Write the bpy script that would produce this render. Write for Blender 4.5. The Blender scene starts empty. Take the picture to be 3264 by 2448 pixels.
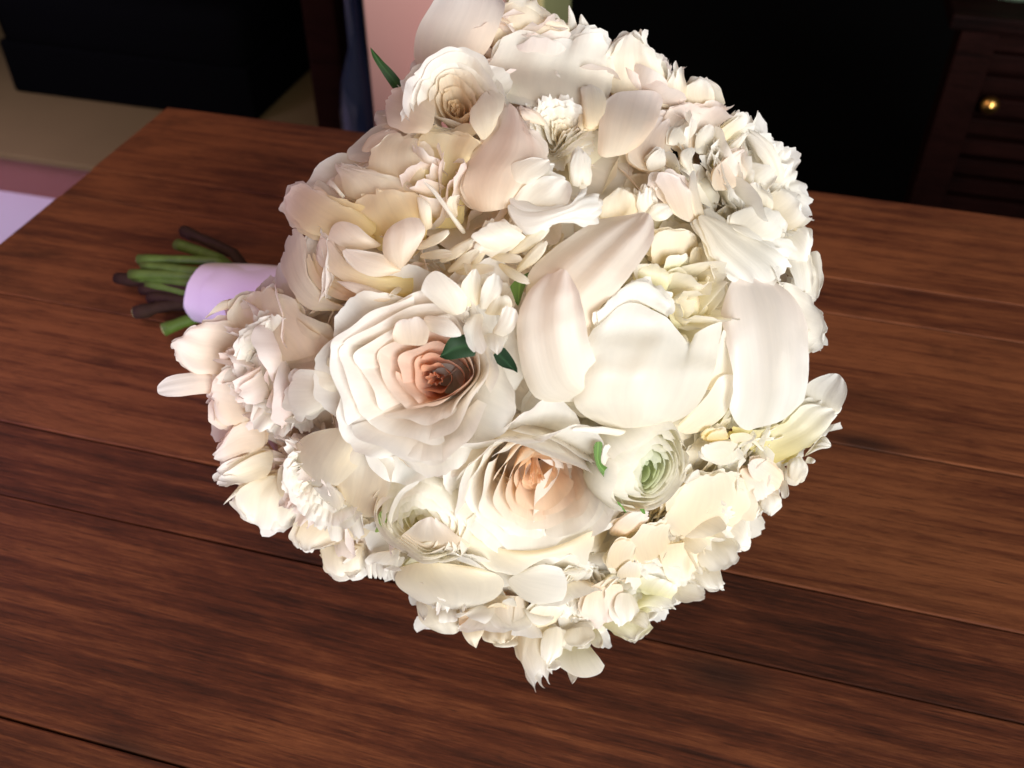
import bpy, math, random
import numpy as np
from mathutils import Vector, Matrix

scene = bpy.context.scene
col = scene.collection

# ------------------------------------------------------------------ camera
SRC_W, SRC_H = 3264.0, 2448.0
FPX = 2100.0 * SRC_W / 2212.0                 # focal length in photograph pixels
PITCH, YAW, ROLL = math.radians(40.94), math.radians(-14.98), math.radians(0.19)
CAM = np.array([0.0, 0.0, 0.40])              # table top is z = 0, planks run along x
fw = np.array([math.sin(YAW) * math.cos(PITCH), math.cos(YAW) * math.cos(PITCH), -math.sin(PITCH)])
rt = np.array([math.cos(YAW), -math.sin(YAW), 0.0])
up = np.cross(rt, fw)
rt, up = math.cos(ROLL) * rt + math.sin(ROLL) * up, -math.sin(ROLL) * rt + math.cos(ROLL) * up
cd = bpy.data.cameras.new('camera')
cam = bpy.data.objects.new('camera', cd)
col.objects.link(cam)
cam.matrix_world = Matrix(((rt[0], up[0], -fw[0], CAM[0]), (rt[1], up[1], -fw[1], CAM[1]),
                           (rt[2], up[2], -fw[2], CAM[2]), (0, 0, 0, 1)))
cd.sensor_width = 36.0
cd.lens = 36.0 * FPX / SRC_W
cd.clip_start = 0.01
cd.clip_end = 50
cd.dof.use_dof = True
cd.dof.focus_distance = 0.37
cd.dof.aperture_fstop = 14
scene.camera = cam

# ------------------------------------------------------------------ light
scene.view_settings.view_transform = 'Standard'
scene.view_settings.look = 'None'
scene.view_settings.exposure = 0.0
scene.view_settings.gamma = 1.0
scene.cycles.use_denoising = True
scene.cycles.max_bounces = 10
scene.cycles.diffuse_bounces = 7
scene.cycles.transmission_bounces = 6
scene.cycles.sample_clamp_indirect = 6
world = bpy.data.worlds.new('World')
scene.world = world
world.use_nodes = True
world.node_tree.nodes['Background'].inputs[0].default_value = (1.0, 0.84, 0.78, 1)
world.node_tree.nodes['Background'].inputs[1].default_value = 0.12

def area(name, loc, target, size, power, color, spread=180, size_y=None):
    ld = bpy.data.lights.new(name, 'AREA')
    ld.energy = power
    ld.color = color
    ld.size = size
    if size_y:
        ld.shape = 'RECTANGLE'
        ld.size_y = size_y
    ld.spread = math.radians(spread)
    o = bpy.data.objects.new(name, ld)
    col.objects.link(o)
    o.location = loc
    o.rotation_euler = (Vector(target) - Vector(loc)).to_track_quat('-Z', 'Y').to_euler()
    return o

area('window_light', (1.50, -1.60, 0.85), (-0.05, 0.3, 0.12), 1.7, 152, (0.98, 0.99, 0.985))
area('pink_room_light', (-1.25, 0.1, 1.0), (-0.15, 0.3, 0.1), 1.4, 10, (1.0, 0.62, 0.56))
area('violet_uplight', (-0.62, 0.12, 0.10), (-0.30, 0.43, 0.04), 0.06, 0.15, (0.42, 0.22, 1.0), 70)
area('pink_uplight', (-0.38, 1.02, -0.55), (-0.22, 1.30, 0.15), 0.12, 0.45, (1.0, 0.45, 0.45), 80)
area('lilac_uplight', (-1.6, 1.2, 0.3), (-1.7, 1.55, -0.75), 0.3, 2.2, (0.80, 0.62, 1.0), 90)

# ------------------------------------------------------------------ helpers
def ray(px, py):
    d = (px - SRC_W / 2) / FPX * rt - (py - SRC_H / 2) / FPX * up + fw
    return d / np.linalg.norm(d)

def on_plane(px, py, z):
    d = ray(px, py)
    return CAM + d * ((z - CAM[2]) / d[2])

def on_yplane(px, py, y):
    d = ray(px, py)
    return CAM + d * ((y - CAM[1]) / d[1])

# zoom windows of the photograph the outlines were read from: offset x, y, scale
ZOOM = {'W': (0, 0, 1.47559), 'A': (1200, 0, .40687), 'B': (850, 500, .40687), 'C': (1600, 550, .49729),
        'D': (480, 900, .40687), 'E': (1000, 950, .40687), 'F': (1350, 1300, .40687), 'G': (1900, 1300, .40687),
        'H': (680, 1350, .40687), 'I': (1100, 1600, .45208), 'K': (1900, 300, .36166), 'L': (2150, 1150, .39190),
        'M': (1150, 1850, .45208), 'N': (300, 650, .36166), 'Q': (900, 0, .40687), 'S': (0, 0, 1.0)}

def zp(z, p):
    ox, oy, s = ZOOM[z]
    a = np.asarray(p, float)
    return a * s + np.array([ox, oy])

def link(name, me, mat=None, parent=None, smooth=True):
    o = bpy.data.objects.new(name, me)
    col.objects.link(o)
    if mat is not None:
        me.materials.clear()
        me.materials.append(mat)
    if parent is not None:
        o.parent = parent
    if smooth and len(me.polygons):
        me.polygons.foreach_set('use_smooth', [True] * len(me.polygons))
    return o

def tag(o, label=None, cat=None, kind=None, group=None):
    if label: o['label'] = label
    if cat: o['category'] = cat
    if kind: o['kind'] = kind
    if group: o['group'] = group
    return o

def empty(name, loc=(0, 0, 0)):
    o = bpy.data.objects.new(name, None)
    o.empty_display_size = 0.02
    o.location = loc
    col.objects.link(o)
    return o

class Wave:
    """smooth vector-to-scalar noise made of a few sines"""
    def __init__(self, seed, freq, n=6, dim=3):
        r = np.random.default_rng(seed)
        k = r.normal(size=(n, dim))
        k /= np.linalg.norm(k, axis=1)[:, None]
        self.k = k * freq * r.uniform(.6, 1.6, (n, 1))
        self.p = r.uniform(0, 6.283, n)
    def __call__(self, x):
        return np.sin(x @ self.k.T + self.p).sum(-1) / len(self.p) ** .5

class Sheets:
    """collects petal grids; build() makes one mesh with UVs and a colour attribute"""
    def __init__(self):
        self.v, self.f, self.uv, self.c, self.n = [], [], [], [], 0
    def add(self, P, C):
        nv, nu = P.shape[:2]
        idx = np.arange(nv * nu).reshape(nv, nu) + self.n
        q = np.stack([idx[:-1, :-1], idx[:-1, 1:], idx[1:, 1:], idx[1:, :-1]], -1).reshape(-1, 4)
        self.v.append(P.reshape(-1, 3)); self.f.append(q)
        U, V = np.meshgrid(np.linspace(0, 1, nu), np.linspace(0, 1, nv))
        self.uv.append(np.stack([U, V], -1).reshape(-1, 2))
        self.c.append(np.broadcast_to(C, P.shape).reshape(-1, 3))
        self.n += nv * nu
    def mesh(self, name, origin=(0, 0, 0), zmin=0.004):
        v = np.concatenate(self.v)
        low = v[:, 2] < zmin
        v[low, 2] = zmin + 0.0015 * np.tanh((v[low, 2] - zmin) * -30) * 0.5
        v = v - np.asarray(origin)
        f = np.concatenate(self.f); uv = np.concatenate(self.uv); c = np.concatenate(self.c)
        me = bpy.data.meshes.new(name)
        me.vertices.add(len(v)); me.vertices.foreach_set('co', v.astype(np.float32).ravel())
        me.loops.add(f.size); me.loops.foreach_set('vertex_index', f.astype(np.int32).ravel())
        me.polygons.add(len(f))
        me.polygons.foreach_set('loop_start', np.arange(0, f.size, 4, dtype=np.int32))
        me.update(calc_edges=True)
        ul = me.uv_layers.new(name='UVMap')
        ul.data.foreach_set('uv', uv[f.ravel()].astype(np.float32).ravel())
        ca = me.color_attributes.new('Col', 'FLOAT_COLOR', 'POINT')
        ca.data.foreach_set('color', np.concatenate([c, np.ones((len(c), 1))], 1).astype(np.float32).ravel())
        me.validate()
        return me

# ------------------------------------------------------------------ materials
def new_mat(name):
    m = bpy.data.materials.new(name)
    m.use_nodes = True
    nt = m.node_tree
    return m, nt, nt.nodes['Principled BSDF'], nt.nodes['Material Output']

def node(nt, t, **kw):
    n = nt.nodes.new(t)
    for k, v in kw.items():
        setattr(n, k, v)
    return n

def plain(name, color, rough=0.6, spec=0.5, metallic=0, noise=0.0, nscale=20):
    m, nt, b, out = new_mat(name)
    b.inputs['Base Color'].default_value = (*color, 1)
    b.inputs['Roughness'].default_value = rough
    b.inputs['Specular IOR Level'].default_value = spec
    b.inputs['Metallic'].default_value = metallic
    if noise:
        tc = node(nt, 'ShaderNodeTexCoord'); nz = node(nt, 'ShaderNodeTexNoise')
        nz.inputs['Scale'].default_value = nscale; nz.inputs['Detail'].default_value = 5
        nt.links.new(tc.outputs['Object'], nz.inputs['Vector'])
        mx = node(nt, 'ShaderNodeMix', data_type='RGBA')
        mx.inputs[6].default_value = (*[c * (1 - noise) for c in color], 1)
        mx.inputs[7].default_value = (*[min(1, c * (1 + noise)) for c in color], 1)
        nt.links.new(nz.outputs['Fac'], mx.inputs[0])
        nt.links.new(mx.outputs[2], b.inputs['Base Color'])
    return m

def petal_material():
    m, nt, b, out = new_mat('petal')
    at = node(nt, 'ShaderNodeAttribute', attribute_name='Col')
    uv = node(nt, 'ShaderNodeUVMap')
    mp = node(nt, 'ShaderNodeMapping')
    mp.inputs['Scale'].default_value = (15, 1.3, 1)
    nz = node(nt, 'ShaderNodeTexNoise')
    nz.inputs['Scale'].default_value = 1.0; nz.inputs['Detail'].default_value = 4
    nt.links.new(uv.outputs[0], mp.inputs[0]); nt.links.new(mp.outputs[0], nz.inputs['Vector'])
    geo = node(nt, 'ShaderNodeNewGeometry')
    nz2 = node(nt, 'ShaderNodeTexNoise')
    nz2.inputs['Scale'].default_value = 160; nz2.inputs['Detail'].default_value = 3
    nt.links.new(geo.outputs['Position'], nz2.inputs['Vector'])
    add = node(nt, 'ShaderNodeMath', operation='ADD')
    nt.links.new(nz.outputs['Fac'], add.inputs[0]); nt.links.new(nz2.outputs['Fac'], add.inputs[1])
    bp = node(nt, 'ShaderNodeBump')
    bp.inputs['Strength'].default_value = 0.22; bp.inputs['Distance'].default_value = 0.0006
    nt.links.new(add.outputs[0], bp.inputs['Height'])
    # veins: the petal tissue is a touch warmer and denser along them
    rmp = node(nt, 'ShaderNodeMapRange')
    rmp.inputs[1].default_value = .35; rmp.inputs[2].default_value = .7
    rmp.inputs[3].default_value = 0.975; rmp.inputs[4].default_value = 1.01
    nt.links.new(nz.outputs['Fac'], rmp.inputs[0])
    mul = node(nt, 'ShaderNodeMix', data_type='RGBA', blend_type='MULTIPLY')
    mul.inputs[0].default_value = 1
    nt.links.new(at.outputs['Color'], mul.inputs[6]); nt.links.new(rmp.outputs[0], mul.inputs[7])
    nt.links.new(mul.outputs[2], b.inputs['Base Color'])
    b.inputs['Roughness'].default_value = 0.42
    b.inputs['Specular IOR Level'].default_value = 0.32
    b.inputs['Sheen Weight'].default_value = 0.08
    nt.links.new(bp.outputs[0], b.inputs['Normal'])
    tr = node(nt, 'ShaderNodeBsdfTranslucent')
    gm = node(nt, 'ShaderNodeGamma'); gm.inputs[1].default_value = 1.9
    nt.links.new(mul.outputs[2], gm.inputs[0]); nt.links.new(gm.outputs[0], tr.inputs['Color']); nt.links.new(bp.outputs[0], tr.inputs['Normal'])
    ms = node(nt, 'ShaderNodeMixShader')
    ms.inputs[0].default_value = 0.60
    nt.links.new(b.outputs[0], ms.inputs[1]); nt.links.new(tr.outputs[0], ms.inputs[2])
    nt.links.new(ms.outputs[0], out.inputs[0])
    return m

def leaf_material():
    m, nt, b, out = new_mat('leaf')
    at = node(nt, 'ShaderNodeAttribute', attribute_name='Col')
    nt.links.new(at.outputs['Color'], b.inputs['Base Color'])
    b.inputs['Roughness'].default_value = 0.55
    b.inputs['Specular IOR Level'].default_value = 0.2
    return m

def wood_material(name='table_wood', spec=0.22, dark=(0.026, 0.0075, 0.0035), mid=(0.080, 0.0205, 0.008), light=(0.19, 0.060, 0.021)):
    m, nt, b, out = new_mat(name)
    L = nt.links.new
    tc = node(nt, 'ShaderNodeTexCoord'); oi = node(nt, 'ShaderNodeObjectInfo')
    off = node(nt, 'ShaderNodeVectorMath', operation='ADD')
    cmb = node(nt, 'ShaderNodeCombineXYZ')
    sc = node(nt, 'ShaderNodeMath', operation='MULTIPLY'); sc.inputs[1].default_value = 37.0
    L(oi.outputs['Random'], sc.inputs[0])
    for i in range(3): L(sc.outputs[0], cmb.inputs[i])
    L(tc.outputs['Object'], off.inputs[0]); L(cmb.outputs[0], off.inputs[1])
    def noise(scale, detail, rough, vec, dist=0.0):
        mp = node(nt, 'ShaderNodeMapping'); mp.inputs['Scale'].default_value = vec
        L(off.outputs[0], mp.inputs[0])
        n = node(nt, 'ShaderNodeTexNoise'); n.inputs['Scale'].default_value = scale
        n.inputs['Detail'].default_value = detail; n.inputs['Roughness'].default_value = rough
        n.inputs['Distortion'].default_value = dist
        L(mp.outputs[0], n.inputs['Vector'])
        return n.outputs['Fac']
    grain = noise(14, 10, 0.70, (0.5, 8, 8), 0.5)          # long streaks
    fine = noise(70, 8, 0.75, (0.9, 10, 10), 0.2)          # pores
    blot = noise(6, 6, 0.65, (0.9, 2.0, 2.0), 0.9)         # broad stain
    hair = noise(1.0, 6, 0.65, (16, 420, 420), 0.4)        # hair-fine fibres
    # growth rings, swirled round knots
    mpw = node(nt, 'ShaderNodeMapping'); mpw.inputs['Scale'].default_value = (1.1, 13, 13)
    L(off.outputs[0], mpw.inputs[0])
    wv = node(nt, 'ShaderNodeTexWave', wave_type='BANDS', bands_direction='Y')
    wv.inputs['Scale'].default_value = 1.5; wv.inputs['Distortion'].default_value = 7.0
    wv.inputs['Detail'].default_value = 3; wv.inputs['Detail Scale'].default_value = 0.7
    L(mpw.outputs[0], wv.inputs['Vector'])
    def math_(op, a, bb):
        n = node(nt, 'ShaderNodeMath', operation=op)
        for i, x in enumerate((a, bb)):
            if isinstance(x, (int, float)): n.inputs[i].default_value = x
            else: L(x, n.inputs[i])
        return n.outputs[0]
    s = math_('ADD', math_('MULTIPLY', grain, 0.36), math_('MULTIPLY', fine, 0.34))
    s = math_('ADD', s, math_('MULTIPLY', wv.outputs['Fac'], 0.05))
    s = math_('ADD', s, math_('MULTIPLY', blot, 0.42))
    s = math_('ADD', s, math_('MULTIPLY', math_('SUBTRACT', hair, 0.5), 0.38))
    s = math_('ADD', s, math_('MULTIPLY', math_('SUBTRACT', oi.outputs['Random'], 0.5), 0.16))
    cr = node(nt, 'ShaderNodeValToRGB')
    e = cr.color_ramp.elements
    e[0].position = 0.40; e[0].color = (*dark, 1)
    e[1].position = 0.72; e[1].color = (*light, 1)
    el = e.new(0.54); el.color = (*mid, 1)
    L(s, cr.inputs[0])
    # knots: sparse dark ovals
    mpv = node(nt, 'ShaderNodeMapping'); mpv.inputs['Scale'].default_value = (4.5, 11, 1)
    L(off.outputs[0], mpv.inputs[0])
    vo = node(nt, 'ShaderNodeTexVoronoi', voronoi_dimensions='2D'); vo.inputs['Scale'].default_value = 1.0
    L(mpv.outputs[0], vo.inputs['Vector'])
    kn = node(nt, 'ShaderNodeMapRange'); kn.inputs[1].default_value = 0.03; kn.inputs[2].default_value = 0.15
    kn.inputs[3].default_value = 0.95; kn.inputs[4].default_value = 0.0
    L(vo.outputs['Distance'], kn.inputs[0])
    gate = node(nt, 'ShaderNodeMath', operation='GREATER_THAN'); gate.inputs[1].default_value = 0.6
    sep = node(nt, 'ShaderNodeSeparateColor'); L(vo.outputs['Color'], sep.inputs[0]); L(sep.outputs[0], gate.inputs[0])
    kf = math_('MULTIPLY', math_('MULTIPLY', kn.outputs[0], gate.outputs[0]), math_('ADD', fine, 0.35))
    mk = node(nt, 'ShaderNodeMix', data_type='RGBA'); mk.inputs[7].default_value = (0.020, 0.008, 0.005, 1)
    L(kf, mk.inputs[0]); L(cr.outputs[0], mk.inputs[6])
    pore = noise(110, 5, 0.6, (0.55, 9, 9), 0.0)
    pm = node(nt, 'ShaderNodeMapRange'); pm.inputs[1].default_value = 0.56; pm.inputs[2].default_value = 0.72
    pm.inputs[3].default_value = 0.0; pm.inputs[4].default_value = 0.75
    L(pore, pm.inputs[0])
    stain = noise(4.5, 7, 0.7, (0.8, 3.2, 3.2), 1.5)
    sm = node(nt, 'ShaderNodeMapRange'); sm.inputs[1].default_value = 0.54; sm.inputs[2].default_value = 0.70
    sm.inputs[3].default_value = 0.0; sm.inputs[4].default_value = 0.75
    L(stain, sm.inputs[0])
    both = math_('MAXIMUM', pm.outputs[0], math_('MULTIPLY', sm.outputs[0], math_('ADD', pore, 0.3)))
    mk2 = node(nt, 'ShaderNodeMix', data_type='RGBA'); mk2.inputs[7].default_value = (*[c * .75 for c in dark], 1)
    L(both, mk2.inputs[0]); L(mk.outputs[2], mk2.inputs[6])
    L(mk2.outputs[2], b.inputs['Base Color'])
    rr = node(nt, 'ShaderNodeMapRange'); rr.inputs[3].default_value = 0.5; rr.inputs[4].default_value = 0.75
    L(fine, rr.inputs[0]); L(rr.outputs[0], b.inputs['Roughness'])
    b.inputs['Specular IOR Level'].default_value = spec
    bp = node(nt, 'ShaderNodeBump'); bp.inputs['Strength'].default_value = 0.5; bp.inputs['Distance'].default_value = 0.0015
    L(s, bp.inputs['Height']); L(bp.outputs[0], b.inputs['Normal'])
    return m

M_PETAL = petal_material()
M_LEAF = leaf_material()
M_WOOD = wood_material()
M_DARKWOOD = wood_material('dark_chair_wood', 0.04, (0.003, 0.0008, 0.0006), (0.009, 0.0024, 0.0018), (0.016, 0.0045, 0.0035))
M_BLACK = plain('black_cloth', (0.0025, 0.0025, 0.003), 1.0, 0.0)
M_TAN = plain('tan_laminate', (0.15, 0.108, 0.045), 0.6, 0.3, noise=0.12, nscale=6)
M_RISER = plain('rose_board', (0.22, 0.09, 0.08), 0.6, 0.3, noise=0.08, nscale=6)  # even rose-brown tone for the riser
M_FLOOR = plain('pale_floor', (0.55, 0.50, 0.56), 0.5, 0.4, noise=0.05, nscale=4)
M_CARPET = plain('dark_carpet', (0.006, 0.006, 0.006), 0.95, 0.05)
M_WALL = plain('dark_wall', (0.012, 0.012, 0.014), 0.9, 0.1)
M_PILLAR = plain('pink_lit_plaster', (0.50, 0.30, 0.27), 0.8, 0.2, noise=0.05, nscale=12)  # pale plaster; the pink light on it is put into the base colour
M_OLIVE = plain('olive_paint', (0.30, 0.30, 0.14), 0.7, 0.2, noise=0.05, nscale=12)
M_RIBBON = plain('white_satin', (0.78, 0.74, 0.76), 0.38, 0.5)
M_BRASS = plain('brass', (0.8, 0.45, 0.12), 0.3, 0.5, 1.0)
M_STEMG = plain('green_stem', (0.075, 0.13, 0.018), 0.6, 0.25, noise=0.35, nscale=120)
M_STEMB = plain('woody_stem', (0.030, 0.015, 0.009), 0.8, 0.15, noise=0.35, nscale=160)
M_CUT = plain('cut_stem_end', (0.30, 0.30, 0.14), 0.8, 0.2, noise=0.2, nscale=300)
M_CORE = plain('bouquet_heart', (0.05, 0.07, 0.025), 0.8, 0.2, noise=0.4, nscale=60)

# ------------------------------------------------------------------ box / tube meshes
def box_mesh(name, lo, hi, bevel=0.0, seg=2, cuts=0, wob=0.0, seed=0):
    import bmesh
    bm = bmesh.new()
    bmesh.ops.create_cube(bm, size=1)
    c = [(a + b) / 2 for a, b in zip(lo, hi)]; s = [b - a for a, b in zip(lo, hi)]
    for v in bm.verts:
        v.co = Vector([c[i] + v.co[i] * s[i] for i in range(3)])
    if cuts:
        ed = [e for e in bm.edges if abs(e.verts[0].co.x - e.verts[1].co.x) > s[0] * .5]
        bmesh.ops.subdivide_edges(bm, edges=ed, cuts=cuts)
        r = random.Random(seed)
        off = {}
        for v in bm.verts:
            k = (round(v.co.x, 4), round(v.co.y, 3))
            if k not in off: off[k] = (r.uniform(-wob, wob), r.uniform(-wob * .5, wob * .5))
            v.co.y += off[k][0]
            if v.co.z > c[2]: v.co.z += off[k][1] * .6
    if bevel:
        ed = [e for e in bm.edges if e.is_manifold and e.calc_face_angle(0) > 0.6]
        bmesh.ops.bevel(bm, geom=ed, offset=bevel, segments=seg, affect='EDGES', profile=0.6)
    me = bpy.data.meshes.new(name)
    bm.to_mesh(me); bm.free()
    return me

def tube_mesh(name, pts, rad, sides=10, cap=True, wob=0.0, seed=0):
    pts = np.asarray(pts, float); n = len(pts)
    rad = np.broadcast_to(np.asarray(rad, float), (n,))
    rng = np.random.default_rng(seed)
    t = np.gradient(pts, axis=0); t /= np.linalg.norm(t, axis=1)[:, None]
    ref = np.array([0, 0, 1.0])
    V, F = [], []
    for i in range(n):
        a = np.cross(t[i], ref); a /= np.linalg.norm(a); b = np.cross(t[i], a)
        for k in range(sides):
            an = 2 * math.pi * k / sides
            r = rad[i] * (1 + wob * rng.normal())
            V.append(pts[i] + r * (math.cos(an) * a + math.sin(an) * b))
    for i in range(n - 1):
        for k in range(sides):
            F.append((i * sides + k, i * sides + (k + 1) % sides, (i + 1) * sides + (k + 1) % sides, (i + 1) * sides + k))
    if cap:
        F.append(tuple(range(sides))[::-1]); F.append(tuple((n - 1) * sides + k for k in range(sides)))
    me = bpy.data.meshes.new(name)
    me.from_pydata([tuple(v) for v in V], [], F)
    me.update()
    return me

# ------------------------------------------------------------------ setting
FLOOR_Z = -0.75
XL, YB = -0.533, 0.743
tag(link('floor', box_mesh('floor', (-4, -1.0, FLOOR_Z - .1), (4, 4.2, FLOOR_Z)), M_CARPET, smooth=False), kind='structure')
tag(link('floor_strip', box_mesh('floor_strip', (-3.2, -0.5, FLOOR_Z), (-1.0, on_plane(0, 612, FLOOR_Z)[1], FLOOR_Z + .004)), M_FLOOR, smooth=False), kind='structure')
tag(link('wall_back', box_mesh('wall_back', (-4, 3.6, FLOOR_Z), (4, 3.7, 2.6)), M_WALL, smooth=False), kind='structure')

# low ledge seen past the corner of the table
p0 = on_plane(0, 612, FLOOR_Z)
YR = p0[1]
zt = on_yplane(0, 478, YR)[2]
yk = on_plane(100, 320, zt)[1]
plat = box_mesh('platform', (-3.4, YR, FLOOR_Z), (-0.75, YR + 0.02, zt - 0.022))
o = tag(link('platform', plat, M_RISER, smooth=False), kind='structure')
link('platform_top', box_mesh('platform_top', (-3.4, YR - 0.012, zt - 0.016), (-0.75, yk + 0.9, zt), 0.004), M_TAN, o, smooth=False)

# wooden table
table = tag(empty('wooden_table', (0.2, 0.3, FLOOR_Z)),
            'rustic reddish brown plank table under the bouquet', 'table')
seams = [YB, 0.6195, 0.5755, 0.4455, 0.333, 0.2815, 0.165, 0.062, -0.04, -0.13]
XR = 1.15
def plank(x0, x1, y1, y0, seed):
    r = random.Random(seed)
    me = box_mesh('plank', (x0, y0 + 0.0006, -0.034), (x1, y1 - 0.0006, r.uniform(-0.0010, 0.0)), 0.0009, 2, 9, 0.0005, seed)
    ob = link('plank', me, M_WOOD, table, smooth=False)
    ob.location = (-0.2, -0.3, -FLOOR_Z)
    return ob
splits = {}
for i in range(len(seams) - 1):
    if i in splits:
        plank(XL, splits[i] - .0006, seams[i], seams[i + 1], 40 + i)
        plank(splits[i] + .0006, XR, seams[i], seams[i + 1], 50 + i)
    else:
        plank(XL + (0.001 if i % 2 else 0), XR, seams[i], seams[i + 1], 10 + i)
def tpart(name, lo, hi):
    ob = link(name, box_mesh(name, lo, hi, 0.003), M_WOOD, table, smooth=False)
    ob.location = (-0.2, -0.3, -FLOOR_Z)
for lo, hi in (((XL + .06, -.08, -.12), (XR - .06, -.05, -.0345)), ((XL + .06, .66, -.12), (XR - .06, .69, -.0345)),
               ((XL + .06, -.0495, -.12), (XL + .09, .6595, -.0345)), ((XR - .09, -.0495, -.12), (XR - .06, .6595, -.0345))):
    tpart('apron', lo, hi)
for x in (XL + .095, XR - .175):
    for y in (-.04, .57):
        tpart('leg', (x, y, FLOOR_Z), (x + .08, y + .08, -.035))

# pale pillar behind the table
YP = 1.30
a = on_yplane(1156, 0, YP); b_ = on_yplane(1196, 430, YP); c_ = on_yplane(1606, 0, YP); d_ = on_yplane(1727, 0, YP)
xl = (a[0] + b_[0]) / 2
pil = link('pillar', box_mesh('pillar', (xl, YP, FLOOR_Z), (c_[0], YP + 0.22, 0.6), 0.004), M_PILLAR, smooth=False)
tag(pil, 'pale plastered pillar tinted by pink light standing behind the table', 'pillar')
link('side_strip', box_mesh('side_strip', (c_[0] + .0005, YP + .012, FLOOR_Z), (d_[0], YP + 0.2, 0.6), 0.004), M_OLIVE, pil, smooth=False)
link('plinth', box_mesh('plinth', (xl - .012, YP - .015, FLOOR_Z), (d_[0] + .012, YP + .235, FLOOR_Z + .1), 0.004), M_PILLAR, pil, smooth=False)

# dark wooden post beside the pillar
pc = on_yplane(1045, 120, 1.75); pc0 = on_yplane(992, 0, 1.75); pc1 = on_yplane(1100, 0, 1.75)
post = tag(empty('wooden_post', (pc[0], 1.75, FLOOR_Z)), 'dark brown wooden post in shadow beside the pink-lit pillar', 'post')
hw = (pc1[0] - pc0[0]) / 2
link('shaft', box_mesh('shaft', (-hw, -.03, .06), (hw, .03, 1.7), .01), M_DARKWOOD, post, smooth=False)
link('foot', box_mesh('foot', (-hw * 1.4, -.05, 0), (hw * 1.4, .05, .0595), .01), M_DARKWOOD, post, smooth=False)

def lathe(name, prof, seg=24):
    V, F = [], []
    for r, z in prof:
        for k in range(seg):
            an = 2 * math.pi * k / seg
            V.append((r * math.cos(an), r * math.sin(an), z))
    for i in range(len(prof) - 1):
        for k in range(seg):
            F.append((i * seg + k, i * seg + (k + 1) % seg, (i + 1) * seg + (k + 1) % seg, (i + 1) * seg + k))
    me = bpy.data.meshes.new(name); me.from_pydata(V, [], F); me.update()
    return me
def glass(name, color, rough=0.08):
    m, nt, b, out = new_mat(name)
    b.inputs['Base Color'].default_value = (*color, 1)
    b.inputs['Roughness'].default_value = rough
    b.inputs['Transmission Weight'].default_value = 0.6
    return m
M_BLUE = glass('blue_glass', (0.05, 0.08, 0.20))
M_GREENGLASS = glass('pale_green_glass', (0.45, 0.6, 0.42), 0.2)

# black upholstered armchair on the ledge
pb = on_plane(620, 385, zt)
arm = tag(empty('black_armchair', (pb[0], yk + 0.02, zt)), 'black upholstered armchair standing on the low tan ledge', 'armchair')
def ap(nm, lo, hi, bev):
    ob = link(nm, box_mesh(nm, lo, hi, bev, 5), M_BLACK, arm)
    return ob
wA = pb[0] - on_plane(60, 300, zt)[0]
wB = on_yplane(960, 200, yk + .3)[0] - pb[0]
ap('base', (-wA - .018, 0.012, 0), (wB, 0.62, 0.13), 0.01)
ap('seat_cushion', (-wA - .02, 0.01, 0.101), (wB, 0.60, 0.26), 0.06)
ap('backrest', (-wA - .10, 0.45, 0.12), (wB, 0.70, 0.9), 0.08)
ap('armrest', (-wA - .16, 0.03, 0.18), (-wA + .02, 0.60, 0.55), 0.07)

# slatted cabinet with a brass knob, and a glass bowl on it
YC = 1.42
k0 = on_yplane(2085 * 1.4756, 40 * 1.4756, YC); k1 = on_yplane(2165 * 1.4756, 60 * 1.4756, YC)
cab = tag(empty('slatted_cabinet', (k0[0], YC, FLOOR_Z)), 'dark reddish wooden cabinet with horizontal slats and a brass knob', 'cabinet')
ztop = on_yplane(2150 * 1.4756, 62 * 1.4756, YC)[2] - FLOOR_Z
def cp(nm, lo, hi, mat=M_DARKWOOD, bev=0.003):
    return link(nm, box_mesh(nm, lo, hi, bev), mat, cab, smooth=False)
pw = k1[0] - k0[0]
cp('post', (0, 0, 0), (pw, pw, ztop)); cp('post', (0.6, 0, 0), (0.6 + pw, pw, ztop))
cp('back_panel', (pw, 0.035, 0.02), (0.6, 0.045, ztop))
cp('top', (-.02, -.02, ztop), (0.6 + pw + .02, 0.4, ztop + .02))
ns = 18
for i in range(ns):
    z = 0.06 + i * (ztop - .09) / ns
    cp('slat', (pw + .001, 0.012, z), (0.599, 0.03, z + (ztop - .09) / ns * .72), bev=0.002)
kz = on_yplane(2140 * 1.4756, 237 * 1.4756, YC - .02)
kb = link('knob', lathe('knob', [(0, -.0001), (.006, 0), (.006, .008), (.012, .014), (.0125, .02), (.008, .026), (0.0001, .028)], 16), M_BRASS, cab)
kb.location = (kz[0] - k0[0], 0.012, kz[2] - FLOOR_Z); kb.rotation_euler = (math.radians(90), 0, 0)
gb = link('glass_bowl', lathe('glass_bowl', [(0.0001, 0), (.05, 0), (.055, .006), (.08, .03), (.10, .07), (.105, .10), (.101, .10), (.095, .07), (.075, .034), (.05, .012), (0.0001, .01)], 32), M_GREENGLASS)
gp = on_yplane(2160 * 1.4756, 40 * 1.4756, YC + .1)
gb.location = (gp[0], YC + .10, FLOOR_Z + ztop + .0205)
tag(gb, 'pale green glass bowl standing on the dark slatted cabinet', 'bowl')
gv = link('glass_bottle', lathe('glass_bottle', [(0.0001, 0), (.04, 0), (.043, .01), (.043, .20), (.035, .24), (.016, .28), (.015, .36), (.018, .365), (.018, .38), (.0001, .38)], 24), M_BLUE)
vp = on_yplane(1140, 150, 1.62)
gv.location = (vp[0], 1.62, FLOOR_Z)
gv.scale = (1.1, 1.1, 1.6)
tag(gv, 'dark blue glass bottle standing between chair and pillar', 'bottle')

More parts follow.
